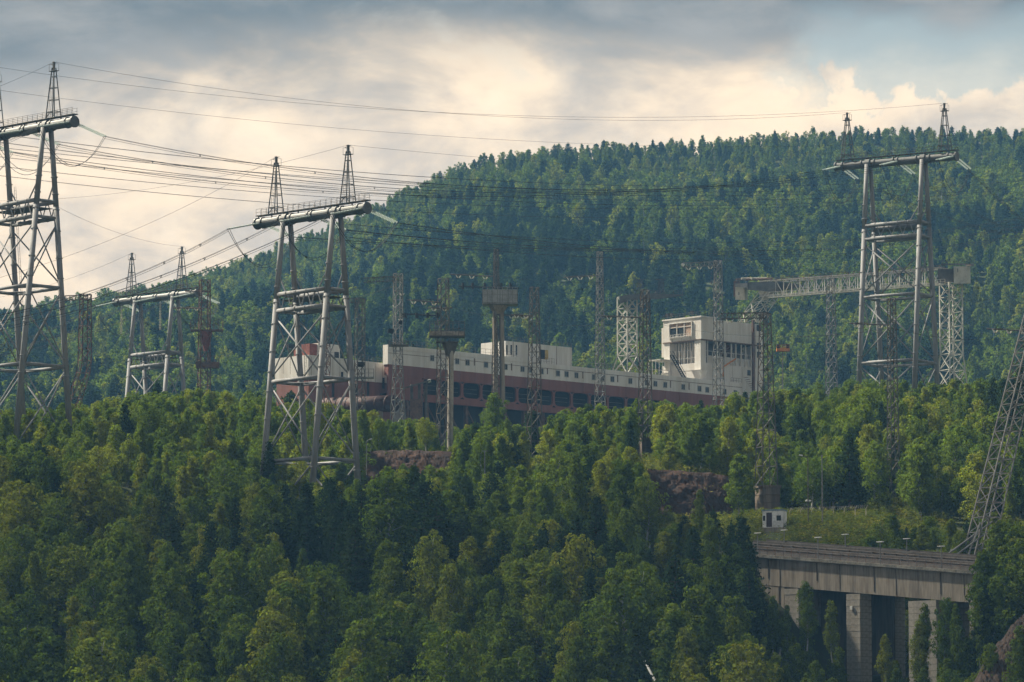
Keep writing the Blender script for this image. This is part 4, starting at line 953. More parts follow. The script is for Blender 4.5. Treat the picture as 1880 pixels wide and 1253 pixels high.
street_lamp(1510, 836, 960, 612, 'thin straight grey pole beside the curved-arm street lamp', m=GALV, r=.11, plain=True)
street_lamp(327, 783, 840, 690, 'small white lamp head poking out of ridge trees between two pylons', .6, GALV, .08)
street_lamp(673, 808, 850, 672, 'small lamp beside the whole pylon right leg', .5, GALV, .08)
street_lamp(96, 764, 830, 705, 'tiny lamp head among trees between left-edge pylon legs', -.5, GALV, .07)
def tpost(px, py0, py1, Y, label):
    b = P(px, py1, Y); h = P(px, py0, Y).z - b.z; o = empty('t_post', (b.x, Y, b.z - 1.5)); tag(o, label, 'post'); h += 1.5
    MB().tube((0,0,0), (0,0,h), .09, 6).build('post', GALV, o); MB().box((-.5,-.08,h), (.5,.08,h + .1)).build('cross_piece', GALV, o)
tpost(890, 829, 868, 655, 'pale T-shaped post among birches below the chamber')
tpost(1108, 1136, 1180, 520, 'short pale forked post low among the foreground birches')
cb = P(1213, 1262, 508); ct_ = P(1176, 1200, 514); o = empty('fallen_pole', cb); tag(o, 'pale leaning pole at the bottom edge of the photo', 'pole'); MB().tube((0,0,-.5), ct_ - cb, .16, 8).build('pole_shaft', mat('pale_pole', (0.55, 0.55, 0.54), 0.6), o); MB().tube(ct_ - cb, ct_ - cb + (ct_ - cb).normalized()*.12, .19, 8).build('pole_cap', GALV, o)
# barbed-wire fence behind the clearing
fa, fb = P(1450, 957, 618), P(1590, 952, 622)
fe = empty('wire_fence', fa); tag(fe, 'barbed wire fence on thin posts behind the clearing', 'fence')
for k in range(8):
    c = (fb - fa) * (k/7); MB().tube(c + Vector((0,0,-1.5)), c + Vector((0,0,1.5)), .06, 5).tube(c + Vector((0,0,1.5)), c + Vector((.25,-.3,1.95)), .04, 4).build('post', CONCB, fe)
for zz in (.5, 1.0, 1.45, 1.9): MB().tube(Vector((0,0,zz)), fb - fa + Vector((0,0,zz)), .018, 4).build('strand', GALV, fe)
cx = MB(); L_ = (fb - fa)
for k in range(150):
    a0, a1_ = k*.55, (k+1)*.55; c0_, c1_ = L_*(k/150), L_*((k+1)/150)
    cx.tube(c0_ + Vector((.1*math.sin(a0*3), .25*math.cos(a0*3), 1.75 + .25*math.sin(a0*3))), c1_ + Vector((.1*math.sin(a1_*3), .25*math.cos(a1_*3), 1.75 + .25*math.sin(a1_*3))), .014, 4)
cx.build('barbed_coil', GALV, fe)
hc = P(1447, 936, 603)
conductor(P(1484, 925, 608), hc, .15, 'service cable from the street lamp to the white hut', 'service cables', 2, .02, .25, 0, 'service_cable')

def bank(name, corners, nx, ny, m, amp, seed, kind='structure'):
    """lumpy earth or rock face over four corner points (tl, tr, br, bl)"""
    tl, tr, br_, bl_ = corners; v = []; nr = (tr - tl).cross(bl_ - tl).normalized(); nr = nr if nr.y < 0 else -nr
    for j in range(ny + 1):
        for i in range(nx + 1):
            a, b = i/nx, j/ny; p = tl.lerp(tr, a).lerp(bl_.lerp(br_, a), b)
            e = math.sin(math.pi*a)**.5 * math.sin(math.pi*min(1, b + .04))**.35
            nz = float(vnoise(np.array(p.x*.8 + seed), np.array(p.z*.8 + p.y*.3), seed)) + .5*float(vnoise(np.array(p.x*2.3 + seed), np.array(p.z*2.3), seed+1)) + .3*float(vnoise(np.array(p.x*5), np.array(p.z*5), seed+2)) + .22*float(vnoise(np.array(p.x*11), np.array(p.z*11), seed+3)) + .5*abs(float(vnoise(np.array(p.x*1.7 + p.z*.8), np.array(p.z*.6 - p.x*.3), seed+7)) - .5)*2
            v.append(tuple(p + nr*(amp*(nz*e) - amp*1.2*(1-e)) + Vector((0, 0, (float(vnoise(np.array(p.x*.9), np.array(b*3.), seed+5))-.5)*amp*.9))))
    me = bpy.data.meshes.new(name); me.from_pydata(v, [], [(j*(nx+1)+i, j*(nx+1)+i+1, (j+1)*(nx+1)+i+1, (j+1)*(nx+1)+i) for j in range(ny) for i in range(nx)]); me.update(); me.materials.append(m)
    o = bpy.data.objects.new(name, me); COL.objects.link(o); tag(o, kind=kind); return o
bank('earth_bank', (P(1190, 860, 650), P(1345, 872, 650), P(1350, 975, 644), P(1185, 972, 644)), 70, 50, SOIL, .4, 3)
bank('earth_bank', (P(650, 828, 694), P(835, 826, 694), P(838, 892, 688.5), P(648, 895, 688.5)), 70, 34, SOIL, .35, 9)
rk_ = bank('rock_outcrop', (P(1876, 1115, 512), P(1990, 1050, 518), P(1990, 1330, 492), P(1745, 1290, 494)), 110, 110, ROCK, 1.0, 21)
for i in range(60):
    px, py = rng.uniform(1790, 1880), rng.uniform(1150, 1260)
    if px < 1895 - (py - 1120)*.75: continue
    c = P(px, py, 506 + rng.random()*3); s = rng.uniform(.25, .8)
    mb = MB().hexa([c + Vector((rng.uniform(.6, 1)*x*s, rng.uniform(.5, 1)*y*s*.8, rng.uniform(.6, 1.2)*z*s)) for x, y, z in ((-1,-1,-1), (1,-1,-1), (1,1,-1), (-1,1,-1), (-.7,-.6,1), (.6,-.7,1), (.6,.6,1), (-.6,.7,1))])
    mb.build('boulder', ROCK, rk_)
# ------------------------------------------------------------------ trees
def leaves_mesh(name, C, size, rs, m, aspect=0.6, up=0.25, N=None, spread=.55):
    """C: centres (n,3), N: way each leaf spray faces (n,3). one small four-sided leaf spray per centre"""
    n = len(C); nr = rs.normal(size=(n, 3)) * spread + (N if N is not None else 0); nr[:, 2] += up; nr /= np.linalg.norm(nr, axis=1)[:, None] + 1e-9
    a = np.cross(nr, rs.normal(size=(n, 3))); a /= np.linalg.norm(a, axis=1)[:, None] + 1e-9; b = np.cross(nr, a)
    s = (size * rs.uniform(0.65, 1.3, n))[:, None]
    V = np.stack([C - a*s, C - b*s*aspect, C + a*s, C + b*s*aspect], 1).reshape(-1, 3)
    me = bpy.data.meshes.new(name); me.vertices.add(4*n); me.vertices.foreach_set('co', V.ravel().astype(np.float32))
    me.loops.add(4*n); me.loops.foreach_set('vertex_index', np.arange(4*n, dtype=np.int32))
    me.polygons.add(n); me.polygons.foreach_set('loop_start', np.arange(0, 4*n, 4, dtype=np.int32))
    me.update(calc_edges=True); me.validate(); me.materials.append(m)
    return me
def merge_mesh(name, crown, trunk, mats):
    """crown + trunk in one mesh with two materials (for the uncountable rest)"""
    v1 = np.empty(len(crown.vertices)*3, np.float32); crown.vertices.foreach_get('co', v1); v1 = v1.reshape(-1, 3)
    f1 = [tuple(p.vertices) for p in crown.polygons]; n = len(v1)
    v2 = [tuple(q.co) for q in trunk.vertices]; f2 = [tuple(k + n for k in p.vertices) for p in trunk.polygons]
    me = bpy.data.meshes.new(name); me.from_pydata(v1.tolist() + v2, [], f1 + f2); me.update()
    for m in mats: me.materials.append(m)
    me.polygons.foreach_set('material_index', [0]*len(f1) + [1]*len(f2)); return me
def birch(seed, H=10.0, Rw=2.0, nb=40, per=70, leaf=0.19, round_=0.0, bare=0.0):
    rs = np.random.RandomState(seed); C = []; NN = []; trunk = MB()
    lean = rs.normal(size=2) * 0.3
    def axis(h): return np.array([lean[0]*h + .25*math.sin(h*5+seed), lean[1]*h, H*h])
    P0 = [axis(h) for h in np.linspace(0, .93, 8)]
    for i in range(7): trunk.tube(P0[i], P0[i+1], .15*(1 - i/8) + .02, 6, .15*(1 - (i+1)/8) + .02, False)
    h0 = rs.uniform(.10, .22) + bare; bump = rs.uniform(.6, 1.25, 7)
    for i in range(nb):
        h = h0 + (.97 - h0) * ((i + .5)/nb) ** .85
        az = i*2.39996 + rs.normal()*.35; t = (h - h0)/(1 - h0)
        pr = (min(1, .45 + t*2.2)) * (1 - t**(1.6 + 1.6*round_)) ** .75 + .04
        rad = Rw * pr * rs.uniform(.55, 1.05) * bump[int((az % 6.283)/6.284*7)]
        base = axis(max(.03, h - .13)); tip = axis(h) + np.array([math.cos(az)*rad, math.sin(az)*rad, rs.uniform(-.2, .5)])
        trunk.tube(base, base + (tip-base)*.85, .03, 3, .008, False)
        for f, k in ((1.0, 1.0), (.5, .55)):
            c = base + (tip - base)*f; cr = (.30 + .36*pr)*rs.uniform(.7, 1.25)*(Rw/2.0)**.6; nn = int(per * k * (.35 + .65*pr))
            q = rs.normal(size=(nn, 3)); q /= np.linalg.norm(q, axis=1)[:, None]; rr = rs.uniform(.35, 1.0, nn)**.5
            low = np.where(q[:, 2] < 0, 1.25, .85)
            C.append(c + q * (rr*cr)[:, None] * np.stack([np.ones(nn), np.ones(nn), low], 1)); NN.append(q*.9 + np.array([math.cos(az), math.sin(az), .25])*.45)
    C = np.concatenate(C); NN = np.concatenate(NN); k = C[:, 2] > .5
    return leaves_mesh('birch_crown', C[k], leaf, rs, LEAFB, .62, .15, NN[k], .38), trunk
def pine(seed, H=11.0, Rw=2.1, leaf=0.2, dens=1.0, shape=.85, h0=.12):
    rs = np.random.RandomState(seed); C = []; trunk = MB()
    trunk.tube((0,0,0), (0,0,H*.97), .17, 6, .03, False); z = H*h0
    while z < H*.985:
        t = (z/H - h0)/(1 - h0); L = Rw*(1 - t)**shape * rs.uniform(.75, 1.15) + .18; nbr = rs.randint(5, 8); a0 = rs.uniform(0, 6.28)
        for k in range(nbr):
            az = a0 + k*6.283/nbr + rs.normal()*.2; l = L*rs.uniform(.7, 1.12); dz = rs.uniform(-.12, .28)
            d = np.array([math.cos(az), math.sin(az), dz]); trunk.tube((0,0,z), (d[0]*l*.85, d[1]*l*.85, z + d[2]*l*.85), .03, 3, .01, False)
            n = int(max(5, 26*l/Rw*dens + 5)); f = rs.uniform(.15, 1.05, n)**.75
            q = np.outer(f*l, d) + np.array([0,0,z]) + rs.normal(size=(n,3))*np.array([.16,.16,.09]) + rs.normal(size=(n,3))*.1; q[:,2] += .12*f*l
            C.append(q)
        z += H*rs.uniform(.026, .042)
    C.append(np.array([0,0,H]) + rs.normal(size=(14,3))*np.array([.07,.07,.25]))
    return leaves_mesh('pine_crown', np.concatenate(C), leaf, rs, LEAFP, .42, .5, None, .8), trunk
def trunk_mesh(mb, name, m):
    me = bpy.data.meshes.new(name); me.from_pydata([tuple(map(float, v)) for v in mb.v], [], mb.f); me.update(); me.materials.append(m); return me
BIRCH = []; PINE = []
for i in range(9):
    c, t = birch(100 + i, 10.0, (1.8, 2.1, 2.5, 1.7, 2.3, 2.0, 2.7, 1.75, 2.4)[i], (50, 54, 48, 52, 50, 56, 48, 58, 50)[i], 96, .132, (.0, .15, .5, 0, .3, .1, .6, 0, .35)[i], (0, .12, 0, .16, 0, 0, .1, 0, .05)[i])
    BIRCH.append((c, trunk_mesh(t, 'birch_trunk', BARKW)))
for i in range(6):
    c, t = pine(300 + i, 10.0, (1.9, 2.3, 1.7, 2.1, 2.5, 2.0)[i], .19, 1.25, (.8, .7, .95, .75, .6, .85)[i], (.08, .15, .05, .1, .2, .12)[i])
    PINE.append((c, trunk_mesh(t, 'pine_trunk', BARKD)))
def hidden_collection(name, meshes):
    c = bpy.data.collections.new(name)
    for i, me in enumerate(meshes):
        o = bpy.data.objects.new(f'{name}_{i:02d}', me); c.objects.link(o)
    return c
near_col = hidden_collection('near_tree_kinds', [merge_mesh('near_tree', c, t, (LEAFB, BARKW)) for c, t in BIRCH] + [merge_mesh('near_tree', c, t, (LEAFP, BARKD)) for c, t in PINE])
far_meshes = []
for i in range(7):
    c, t = birch(500 + i, 10.0, (2.5, 2.9, 2.2, 2.7, 3.2, 2.4, 2.0)[i], 26, 48, .27, (.3, .8, .2, .6, 1, .4, 0)[i]); far_meshes.append(merge_mesh('far_tree', c, trunk_mesh(t, 'ft', BARKW), (LEAFB, BARKW)))
for i in range(5):
    c, t = pine(600 + i, 10.0, (2.0, 1.6, 2.5, 1.8, 2.3)[i], .30, .8, (.8, .95, .55, .85, .5)[i], (.1, .05, .3, .1, .35)[i]); far_meshes.append(merge_mesh('far_tree', c, trunk_mesh(t, 'ft', BARKD), (LEAFP, BARKD)))
far_col = hidden_collection('far_tree_kinds', far_meshes)
def scatter(name, col, pts, label, cat):
    """pts: list of (x, y, z, index, scale, rz) -> one object whose geometry nodes set an instance on every point"""
    me = bpy.data.meshes.new(name); a = np.array(pts, float)
    me.vertices.add(len(a)); me.vertices.foreach_set('co', a[:, :3].ravel().astype(np.float32))
    me.attributes.new('kind_index', 'INT', 'POINT').data.foreach_set('value', a[:, 3].astype(np.int32))
    me.attributes.new('size', 'FLOAT_VECTOR', 'POINT').data.foreach_set('vector', np.stack([a[:, 4]*a[:, 6], a[:, 4]*a[:, 6], a[:, 4]], 1).ravel().astype(np.float32))
    me.attributes.new('turn', 'FLOAT_VECTOR', 'POINT').data.foreach_set('vector', np.stack([0*a[:, 5], 0*a[:, 5], a[:, 5]], 1).ravel().astype(np.float32))
    me.update(); o = bpy.data.objects.new(name, me); COL.objects.link(o); tag(o, label, cat, kind='stuff')
    ng = bpy.data.node_groups.new(name, 'GeometryNodeTree'); ng.interface.new_socket('Geometry', in_out='INPUT', socket_type='NodeSocketGeometry'); ng.interface.new_socket('Geometry', in_out='OUTPUT', socket_type='NodeSocketGeometry')
    N, L = ng.nodes, ng.links; gi_, go = N.new('NodeGroupInput'), N.new('NodeGroupOutput')
    ci = N.new('GeometryNodeCollectionInfo'); ci.inputs['Collection'].default_value = col; ci.inputs['Separate Children'].default_value = True; ci.inputs['Reset Children'].default_value = True
    ip = N.new('GeometryNodeInstanceOnPoints'); ip.inputs['Pick Instance'].default_value = True
    def attr(nm, typ): q = N.new('GeometryNodeInputNamedAttribute'); q.data_type = typ; q.inputs['Name'].default_value = nm; return [s for s in q.outputs if s.enabled][0]
    L.new(gi_.outputs[0], ip.inputs['Points']); L.new(ci.outputs[0], ip.inputs['Instance']); L.new(attr('kind_index', 'INT'), ip.inputs['Instance Index'])
    er = N.new('FunctionNodeEulerToRotation'); L.new(attr('turn', 'FLOAT_VECTOR'), er.inputs[0]); L.new(er.outputs[0], ip.inputs['Rotation']); L.new(attr('size', 'FLOAT_VECTOR'), ip.inputs['Scale'])
    L.new(ip.outputs[0], go.inputs[0]); md = o.modifiers.new('scatter', 'NODES'); md.node_group = ng
    return o
# ---- near slope: where trees stand
trs = np.random.RandomState(11)
keep_clear = []                       # (x, y, radius)
for (px, Y, r) in ((1422, 603, 4.5), (1408, 640, 3.5), (1184, 705, 3.0), (822, 735, 2.5), (1484, 608, 2), (1510, 612, 2), (985, 720, 2), (890, 655, 1.5)):
    q = P(px, 900, Y); keep_clear.append((q.x, Y, r))
for root in (pyA, pyB):
    for sx in (-1, 1):
        for sy in (-1, 1): q = W(root, (sx*6, sy*5.1, 0)); keep_clear.append((q.x, q.y, 1.6))
def clump_pine(px, py):               # dark pine stands seen in the photograph
    for (cx, cy, rx, ry, p) in ((560, 950, 110, 60, .85), (640, 990, 60, 60, .7), (860, 940, 45, 60, .6), (780, 985, 60, 60, .7), (1080, 1040, 100, 90, .8), (1230, 1030, 60, 80, .6), (1360, 1080, 60, 110, .9), (400, 1090, 60, 45, .7), (1290, 1120, 60, 70, .5), (1860, 700, 40, 50, .7), (905, 760, 40, 30, .5), (180, 900, 60, 40, .4), (1850, 1100, 60, 90, .4)):
        if ((px-cx)/rx)**2 + ((py-cy)/ry)**2 < 1: return p
    return .06
CAPX = [-100, 0, 170, 250, 330, 440, 480, 690, 700, 820, 850, 1000, 1040, 1150, 1185, 1200, 1330, 1350, 1590, 1620, 1900]
CAPY = [800, 805, 815, 810, 800, 850, 885, 885, 858, 858, 845, 840, 805, 830, 870, 945, 955, 968, 968, 950, 940]
CAP2X = [0, 170, 250, 450, 480, 680, 700, 870, 890, 1000, 1080, 1200, 1310, 1360, 1500, 1900]
CAP2Y = [752, 735, 712, 712, 722, 745, 768, 770, 752, 755, 738, 734, 736, 706, 700, 696]
trees = []                            # x, y, z, kind(0 birch 1 pine), H, rz, width
ystep = 4.5; y = 482.0
while y < 800:
    xw = 1040/FPX*y + 6; x = -xw
    sp = 6.0 if y < 565 else 5.2 if y < 640 else 4.0; ystep = 5.6 if y < 565 else 4.6
    while x < xw:
        xx, yy = x + trs.uniform(-1.5, 1.5), y + trs.uniform(-1.5, 1.5); x += sp
        px = 940 + FPX*xx/yy; zz = gz(xx, yy); pyg = proj((xx, yy, zz))[1]
        if any((xx-a)**2 + (yy-b)**2 < r*r for a, b, r in keep_clear): continue
        d = Vector((xx, yy, 0)) - Vector((BO.x, BO.y, 0)); bs, bt = d.dot(bu), d.dot(bv)
        if BS0 - 2 < bs < BS1 + 2 and -2.2 < bt < 11.5: continue
        if 1350 < px < 1580 and 585 < yy < 622: continue            # the clearing
        if 1190 < px < 1345 and 630 < yy < 653: continue            # red earth bank
        if 1195 < px < 1330 and 618 < yy < 634 and trs.rand() < .6: continue
        if 655 < px < 832 and 672 < yy < 697: continue              # upper bank
        if 1790 < px < 1990 and 492 < yy < 528 and px > 1770 + (530-yy)*2: continue
        if 865 < px < 990 and 690 < yy < 722 and trs.rand() < .5: continue
        if yy < 640 and trs.rand() < .08: continue
        bigger = 1.0 + .25*math.sin(xx*.13 + yy*.07)
        pz = clump_pine(px, pyg - 110) if not (yy > 690 and 680 < px < 1420) else .02; kind = 1 if trs.rand() < pz else 0
        H = trs.uniform(10.0, 16.5)*bigger if yy < 565 else trs.uniform(8.0, 14.5)*bigger if yy < 640 else trs.uniform(5.6, 9.8)*(1 + .5*(bigger - 1))
        if yy > 640 and 1560 < px < 1900: H *= 1.25
        if kind: H *= 1.1
        if 1380 < px < 1800 and bt < 0 and bs > 0: H = min(H, 8.0, (HORIZON - 1108 - trs.uniform(0, 40))/FPX*yy - zz)
        if H < 2.4: continue
        cap = float(np.interp(px, CAPX, CAPY)) + trs.uniform(-8, 28)
        if yy > 655 and not (650 < px < 830 and yy < 684):
            H = min(H, (HORIZON - float(np.interp(px, CAP2X, CAP2Y)) - trs.uniform(-4, 14))/FPX*yy - zz)
            if H < 2.4: continue
        if 1542 < px < 1612 and 495 < yy < 560 and bt < 0: continue
        if yy < (684 if 650 < px < 830 else 655 if px < 1000 else 637):
            H = min(H, (HORIZON - cap)/FPX*yy - zz)
            if H < 2.6: continue
        trees.append([xx, yy, zz - .3, kind, H, trs.uniform(0, 6.28), trs.uniform(.85, 1.25)*(1.35 if H < 5.5 else 1.15 if H < 8 else 1.0)])
    y += ystep
# particular trees of the photograph: column, row of the tip, distance, height, kind, width
for (px, py, Y, H, k, wd) in ((1285, 900, 600, 10, 0, .75), (1480, 1065, 552, 9.5, 0, .7), (1528, 1100, 553, 8.5, 0, .7), (1420, 1095, 556, 8.5, 0, .85), (1445, 1110, 553, 8, 0, .8), (1625, 1165, 540, 8, 0, .9), (1700, 1108, 541, 9, 0, .75), (1735, 1095, 536, 10, 0, .8), (1757, 1110, 532, 10, 0, .8), (1690, 1140, 534, 9, 0, .8),
        (1820, 955, 536, 15, 0, 1.0), (1860, 965, 533, 15, 0, 1.0), (1798, 1080, 530, 11, 0, .9), (1840, 1040, 529, 12, 0, 1), (1890, 990, 528, 15, 0, 1.1), (1805, 1010, 534, 12.5, 0, .9),
        (1362, 950, 570, 14, 1, 1.1), (1376, 1000, 566, 11, 1, 1.0), (1335, 985, 566, 13, 1, 1), (1375, 1040, 556, 12, 1, 1.1), (1345, 1065, 552, 12, 1, 1.1), (1310, 940, 590, 12, 1, .9),
        (1875, 672, 700, 12, 1, 1.1), (1858, 690, 690, 9, 1, 1.1), (905, 722, 760, 9.5, 0, 1.3), (1090, 810, 660, 11, 0, 1.2), (1060, 835, 655, 10, 0, 1.1), (1545, 800, 660, 12, 0, 1), (1590, 775, 670, 14, 0, .9), (1690, 800, 660, 14, 0, 1.2), (1760, 780, 672, 13, 0, 1.1), (1620, 920, 632, 7, 0, .9), (1660, 950, 624, 5, 0, 1), (1688, 965, 618, 4.5, 0, 1), (1695, 835, 640, 12.5, 0, .75), (1800, 810, 660, 12, 0, 1.1),
        (500, 870, 640, 9, 1, .9), (600, 880, 640, 9.5, 1, 1), (660, 900, 636, 9, 1, 1), (560, 900, 630, 9, 1, 1), (845, 875, 640, 10, 1, .9), (690, 965, 612, 10, 1, 1.1), (790, 965, 610, 9, 1, 1.1)):
    q = P(px, py, Y); trees.append([q.x, Y, q.z - H, k, H, trs.uniform(0, 6.28), wd])
kept = []
for tr in trees:                      # keep the shafts of the masts clear as in the photograph
    px, ptop = proj((tr[0], tr[1], tr[2] + tr[4])); ok = True
    for (mx_, my_, mb_) in ((1184, 705, 848), (983, 720, 850), (822, 735, 815), (1406, 640, 922), (1637, 665, 940), (731, 800, 766), (1318, 850, 740)):
        if tr[1] < my_ + 1 and abs(px - mx_) < 12 + .12*tr[4]*tr[6]*FPX/tr[1] and ptop < mb_:
            tr[4] = (HORIZON - mb_ - 6)/FPX*tr[1] - tr[2]; ptop = mb_; ok = ok and tr[4] > 2.4
    if ok: kept.append(tr)
trees = kept; T = np.array(trees)
# ---- how much of each tree the photograph shows (coarse painter's raster)
RW, RH = 470, 314; owner = -np.ones((RH, RW), int)
for i in np.argsort(-T[:, 1]):
    x, yv, z, k, H, _, wd = T[i]; (px, py0), (_, py1) = proj((x, yv, z)), proj((x, yv, z + H)); hw = .19*H*wd*FPX/yv
    r0, r1 = int(max(0, py1/4)), int(min(RH - 1, py0/4))
    for r in range(r0, r1 + 1):
        t = (r*4 - py1)/max(1, py0 - py1); w_ = hw*min(1, .15 + t*1.8)/4; a, b = int(max(0, px/4 - w_)), int(min(RW, px/4 + w_ + 1))
        if b > a: owner[r, a:b] = i
vis = np.bincount(owner[owner >= 0], minlength=len(T))
def zone(px, py, Y):
    if Y > 655:
        for lim, w_ in ((170, 'ridge around the left-edge pylon'), (440, 'bright ridge below the far pylon'), (700, 'ridge behind the whole pylon'), (880, 'slope above the upper earth bank'), (1150, 'ridge below the chamber windows'), (1350, 'slope above the red bank'), (1560, 'slope behind the white hut'), (9999, 'ridge below the right-hand pylon')):
            if px < lim: return w_
    lv = 'upper' if py < 960 else 'middle' if py < 1090 else 'lowest'
    for lim, w_ in ((235, '{} slope at the left edge'), (470, '{} slope left of the whole pylon'), (705, '{} slope below the whole pylon'), (940, '{} slope below the upper earth bank'), (1175, '{} slope below the pedestal mast'), (1400, '{} slope below the red bank'), (1640, '{} row before the bridge'), (9999, '{} row at the bridge end')):
        if px < lim: return w_.format(lv)
ORD = ['first', 'second', 'third', 'fourth', 'fifth', 'sixth', 'seventh', 'eighth', 'ninth', 'tenth', 'eleventh', 'twelfth'] + ['%dth' % k for k in range(13, 60)]
single = set()
for k, lim in ((0, 300), (1, 170)):
    idx = [i for i in np.argsort(-vis) if T[i, 3] == k and vis[i] >= 12][:lim]; single |= set(int(i) for i in idx)
LABEL = {}; by = {}
for i in single:
    x, yv, z, k, H, _, wd = T[i]; px, py = proj((x, yv, z + H*.6)); zn = zone(px, py, yv)
    size = ('tall' if H > 10.5 else 'medium' if H > 7 else 'low') + (' broad' if wd > 1.06 else ' slender')
    by.setdefault((zn, int(k), size), []).append((px, i))
for (zn, k, size), lst in by.items():
    lst.sort(); sp_ = 'dark pine' if k else 'leafy birch'
    for j, (px, i) in enumerate(lst):
        LABEL[i] = (f'{size} {sp_}, {zn}' if len(lst) == 1 else f'{size} {sp_}, {ORD[j]} from left, {zn}', f"{'pines' if k else 'birches'} on the {zn}")
rest = []
for i in range(len(T)):
    x, yv, z, k, H, rz, wd = T[i]; k = int(k); fam = PINE if k else BIRCH; v = int(trs.randint(len(fam)))
    if i in single:
        px, py = proj((x, yv, z + H*.6)); o = empty('pine_tree' if k else 'birch_tree', (x, yv, z), rz); o.scale = (H/10*wd, H/10*wd, H/10)
        tag(o, LABEL[i][0], 'tree', LABEL[i][1])
        for nm, me in zip(('crown', 'trunk'), fam[v]):
            c = bpy.data.objects.new(nm, me); COL.objects.link(c); c.parent = o
    else: rest.append((x, yv, z, v + (len(BIRCH) if k else 0), H/10, rz, wd))
scatter('slope_woodland', near_col, rest, 'dense mixed birch and pine wood filling the near slope', 'woodland')
# ---- far hill
far = []; y = 830.0
while y < 2120:
    sp = 5.8 if y > 1890 else 8.2 if y > 1200 else 11.0; xw = 1100/FPX*y + 20; x = -xw
    while x < xw:
        xx, yy = x + trs.uniform(-3.2, 3.2), y + trs.uniform(-3.2, 3.2); x += sp
        if y < 1200:
            d = Vector((xx, yy, 0)) - Vector((HO.x, HO.y, 0)); s_, t_ = d.dot(hu), d.dot(hv)
            if -45 < s_ < 130 and t_ < 30: continue
            if y < 1010 and 1150 < 940 + FPX*xx/yy < 1900 and y > 930: continue
        f = float(vnoise(np.array(xx/60.), np.array(yy/75.), 31))*.75 + float(vnoise(np.array(xx/22.), np.array(yy/26.), 33))*.45
        belt = math.exp(-((yy - 1640 - 60*math.sin(xx*.02))/130.)**2); pine_p = min(.8, max(.04, (f - .55 + .3*belt)*2.2)) * (.35 if yy > 1880 else 1.0); kind = trs.rand() < pine_p
        H = trs.uniform(8.5, 16.0) * (1.12 if kind else 1.0); H *= .8 if y < 1200 else 1
        if y > 1900: H = trs.uniform(6.5, 10.0)
        far.append((xx, yy, gz(xx, yy) - .4, (7 + trs.randint(5)) if kind else trs.randint(7), H/10, trs.uniform(0, 6.28), trs.uniform(.85, 1.25)))
    y += sp*.95
scatter('hillside_forest', far_col, far, 'mixed forest covering the far hill up to the skyline', 'forest')
# ---- trees one can pick out along the skyline
far_pine = [(PINE[i][0], PINE[i][1]) for i in range(6)]
for j, px in enumerate((250, 345, 475, 560, 700, 805, 888, 1020, 1045, 1165, 1255, 1372, 1402, 1433, 1585, 1640, 1765, 1835)):
    Y = 1985 + trs.uniform(-12, 8); x = (px - 940)/FPX*Y*.99; H = trs.uniform(7.5, 10) if px not in (1020, 1045, 1433, 1585, 1765) else 13
    o = empty('pine_tree', (x, Y, gz(x, Y) - .5), trs.uniform(0, 6.28)); wd = trs.uniform(.8, 1.5); o.scale = (H/10*wd, H/10*wd, H/10)
    tag(o, f'dark pine standing out on the skyline, {ORD[j]} from the left', 'tree', 'pines along the skyline')
    for nm, me in zip(('crown', 'trunk'), PINE[int(trs.randint(6))]):
        c = bpy.data.objects.new(nm, me); COL.objects.link(c); c.parent = o
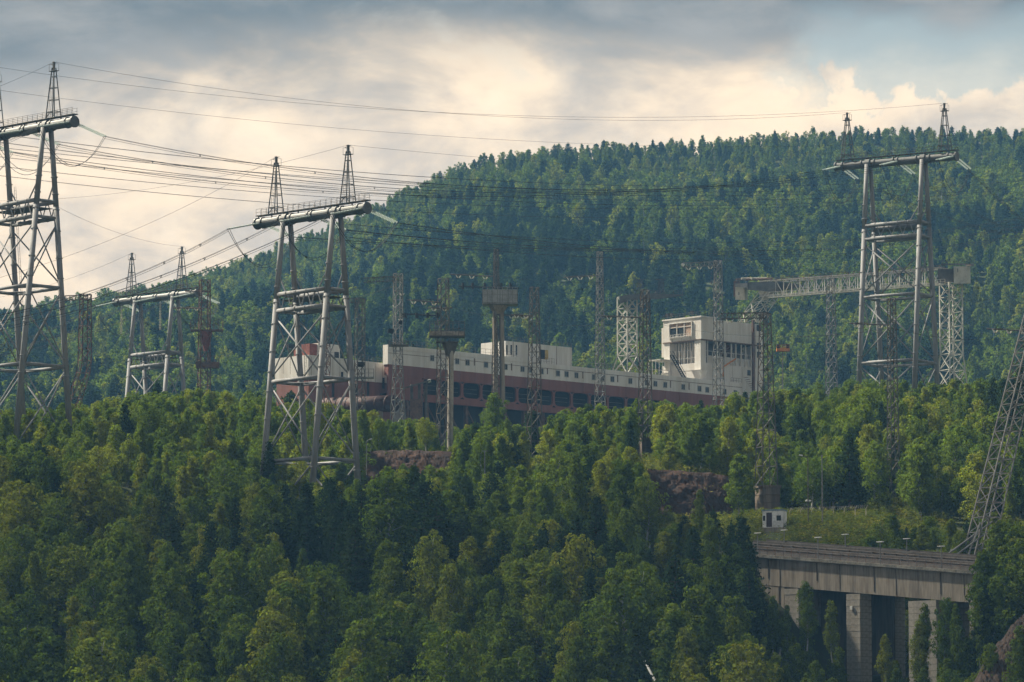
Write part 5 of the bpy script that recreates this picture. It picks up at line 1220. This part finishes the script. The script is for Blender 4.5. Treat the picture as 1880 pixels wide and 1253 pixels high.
# ---- weeds on the clearing and undergrowth on banks and open ground
weed_meshes = []
for i in range(5):
    rs = np.random.RandomState(800 + i); n = 130; a = rs.uniform(0, 6.28, n); r_ = np.abs(rs.normal(size=n))*.42; h = rs.uniform(0, 1, n)**.8*(1.0 - .5*np.minimum(1, r_))
    weed_meshes.append(leaves_mesh('weed', np.stack([np.cos(a)*r_, np.sin(a)*r_, h*.95 + .02], 1), .085, rs, LEAFW, .35, .8))
weed_col = hidden_collection('weed_kinds', weed_meshes)
wd_pts = []
for _ in range(8500):
    u_ = trs.rand(); 
    if u_ < .6: px, yy = trs.uniform(1340, 1600), trs.uniform(582, 626)
    elif u_ < .68: px, yy = trs.uniform(1560, 1740), trs.uniform(612, 668)
    elif u_ < .76: px, yy = trs.uniform(860, 1000), trs.uniform(640, 720)
    elif u_ < .85: px, yy = trs.uniform(1180, 1360), trs.uniform(610, 680)
    else: px, yy = trs.uniform(0, 1880), trs.uniform(560, 780)
    xx = (px - 940)/FPX*yy
    d = Vector((xx, yy, 0)) - Vector((BO.x, BO.y, 0)); bs, bt = d.dot(bu), d.dot(bv)
    if BS0 - 2 < bs < BS1 + 2 and -1 < bt < 10: continue
    if 1385 < px < 1450 and 588 < yy < 606: continue
    if any((xx-a)**2 + (yy-b)**2 < 3.2 for a, b, r in keep_clear[:1]): continue
    wd_pts.append((xx, yy, gz(xx, yy) - .1, trs.randint(5), trs.choice((.7, 1.1, 1.6, 2.3), p=(.3, .35, .25, .1)), trs.uniform(0, 6.28), trs.uniform(.9, 1.5)))
scatter('meadow_weeds', weed_col, wd_pts, 'yellow-green weeds covering the clearing by the hut', 'weeds')

# ------------------------------------------------------------------ unseen part-transparent mesh, added overhead to shade the near slope
def added_shade_cloud():
    c = Vector((0, 535, 15)) + sun_dir * 1350; mb = sphere_mb((0, 0, 0), (1, 1, 1), 48, 24)
    v = np.array(mb.v); n_ = vnoise(v[:, 0]*3 + 5, v[:, 1]*3 + v[:, 2]*2, 41)*.5 + vnoise(v[:, 0]*8, v[:, 1]*8 + v[:, 2]*5, 43)*.3
    v = v*(.72 + n_*.5)[:, None] * np.array([330., 74., 26.]); mb.v = [tuple(map(float, q)) for q in v]
    m = bpy.data.materials.new('shade_cloud_veil'); m.use_nodes = True; t = NT(m.node_tree); t.n.clear(); out = t.node('ShaderNodeOutputMaterial')
    tr = t.node('ShaderNodeBsdfTransparent'); df = t.node('ShaderNodeBsdfTranslucent', i_Color=(.85, .85, .85, 1)); mx = t.node('ShaderNodeMixShader'); mx.inputs[0].default_value = .36
    t.l.new(tr.outputs[0], mx.inputs[1]); t.l.new(df.outputs[0], mx.inputs[2]); t.l.new(mx.outputs[0], out.inputs[0])
    o = mb.build('added_shade_cloud', m, None, True); o.location = c; tag(o, kind='structure')
added_shade_cloud()
# ------------------------------------------------------------------ haze
hz = MB().box((-1700, -320, -30), (1700, 2330, 365)).build('haze', mat('unused_haze_slot', (1, 1, 1)), None)
hz.data.materials.clear(); hm = bpy.data.materials.new('haze_air'); hm.use_nodes = True; t = NT(hm.node_tree); t.n.clear()
ho = t.node('ShaderNodeOutputMaterial'); pv = t.node('ShaderNodeVolumePrincipled'); pv.inputs['Color'].default_value = (0.22, 0.52, 0.95, 1); pv.inputs['Density'].default_value = 0.000085; pv.inputs['Anisotropy'].default_value = 0.0
t.l.new(pv.outputs[0], ho.inputs['Volume']); hz.data.materials.append(hm); tag(hz, kind='stuff')
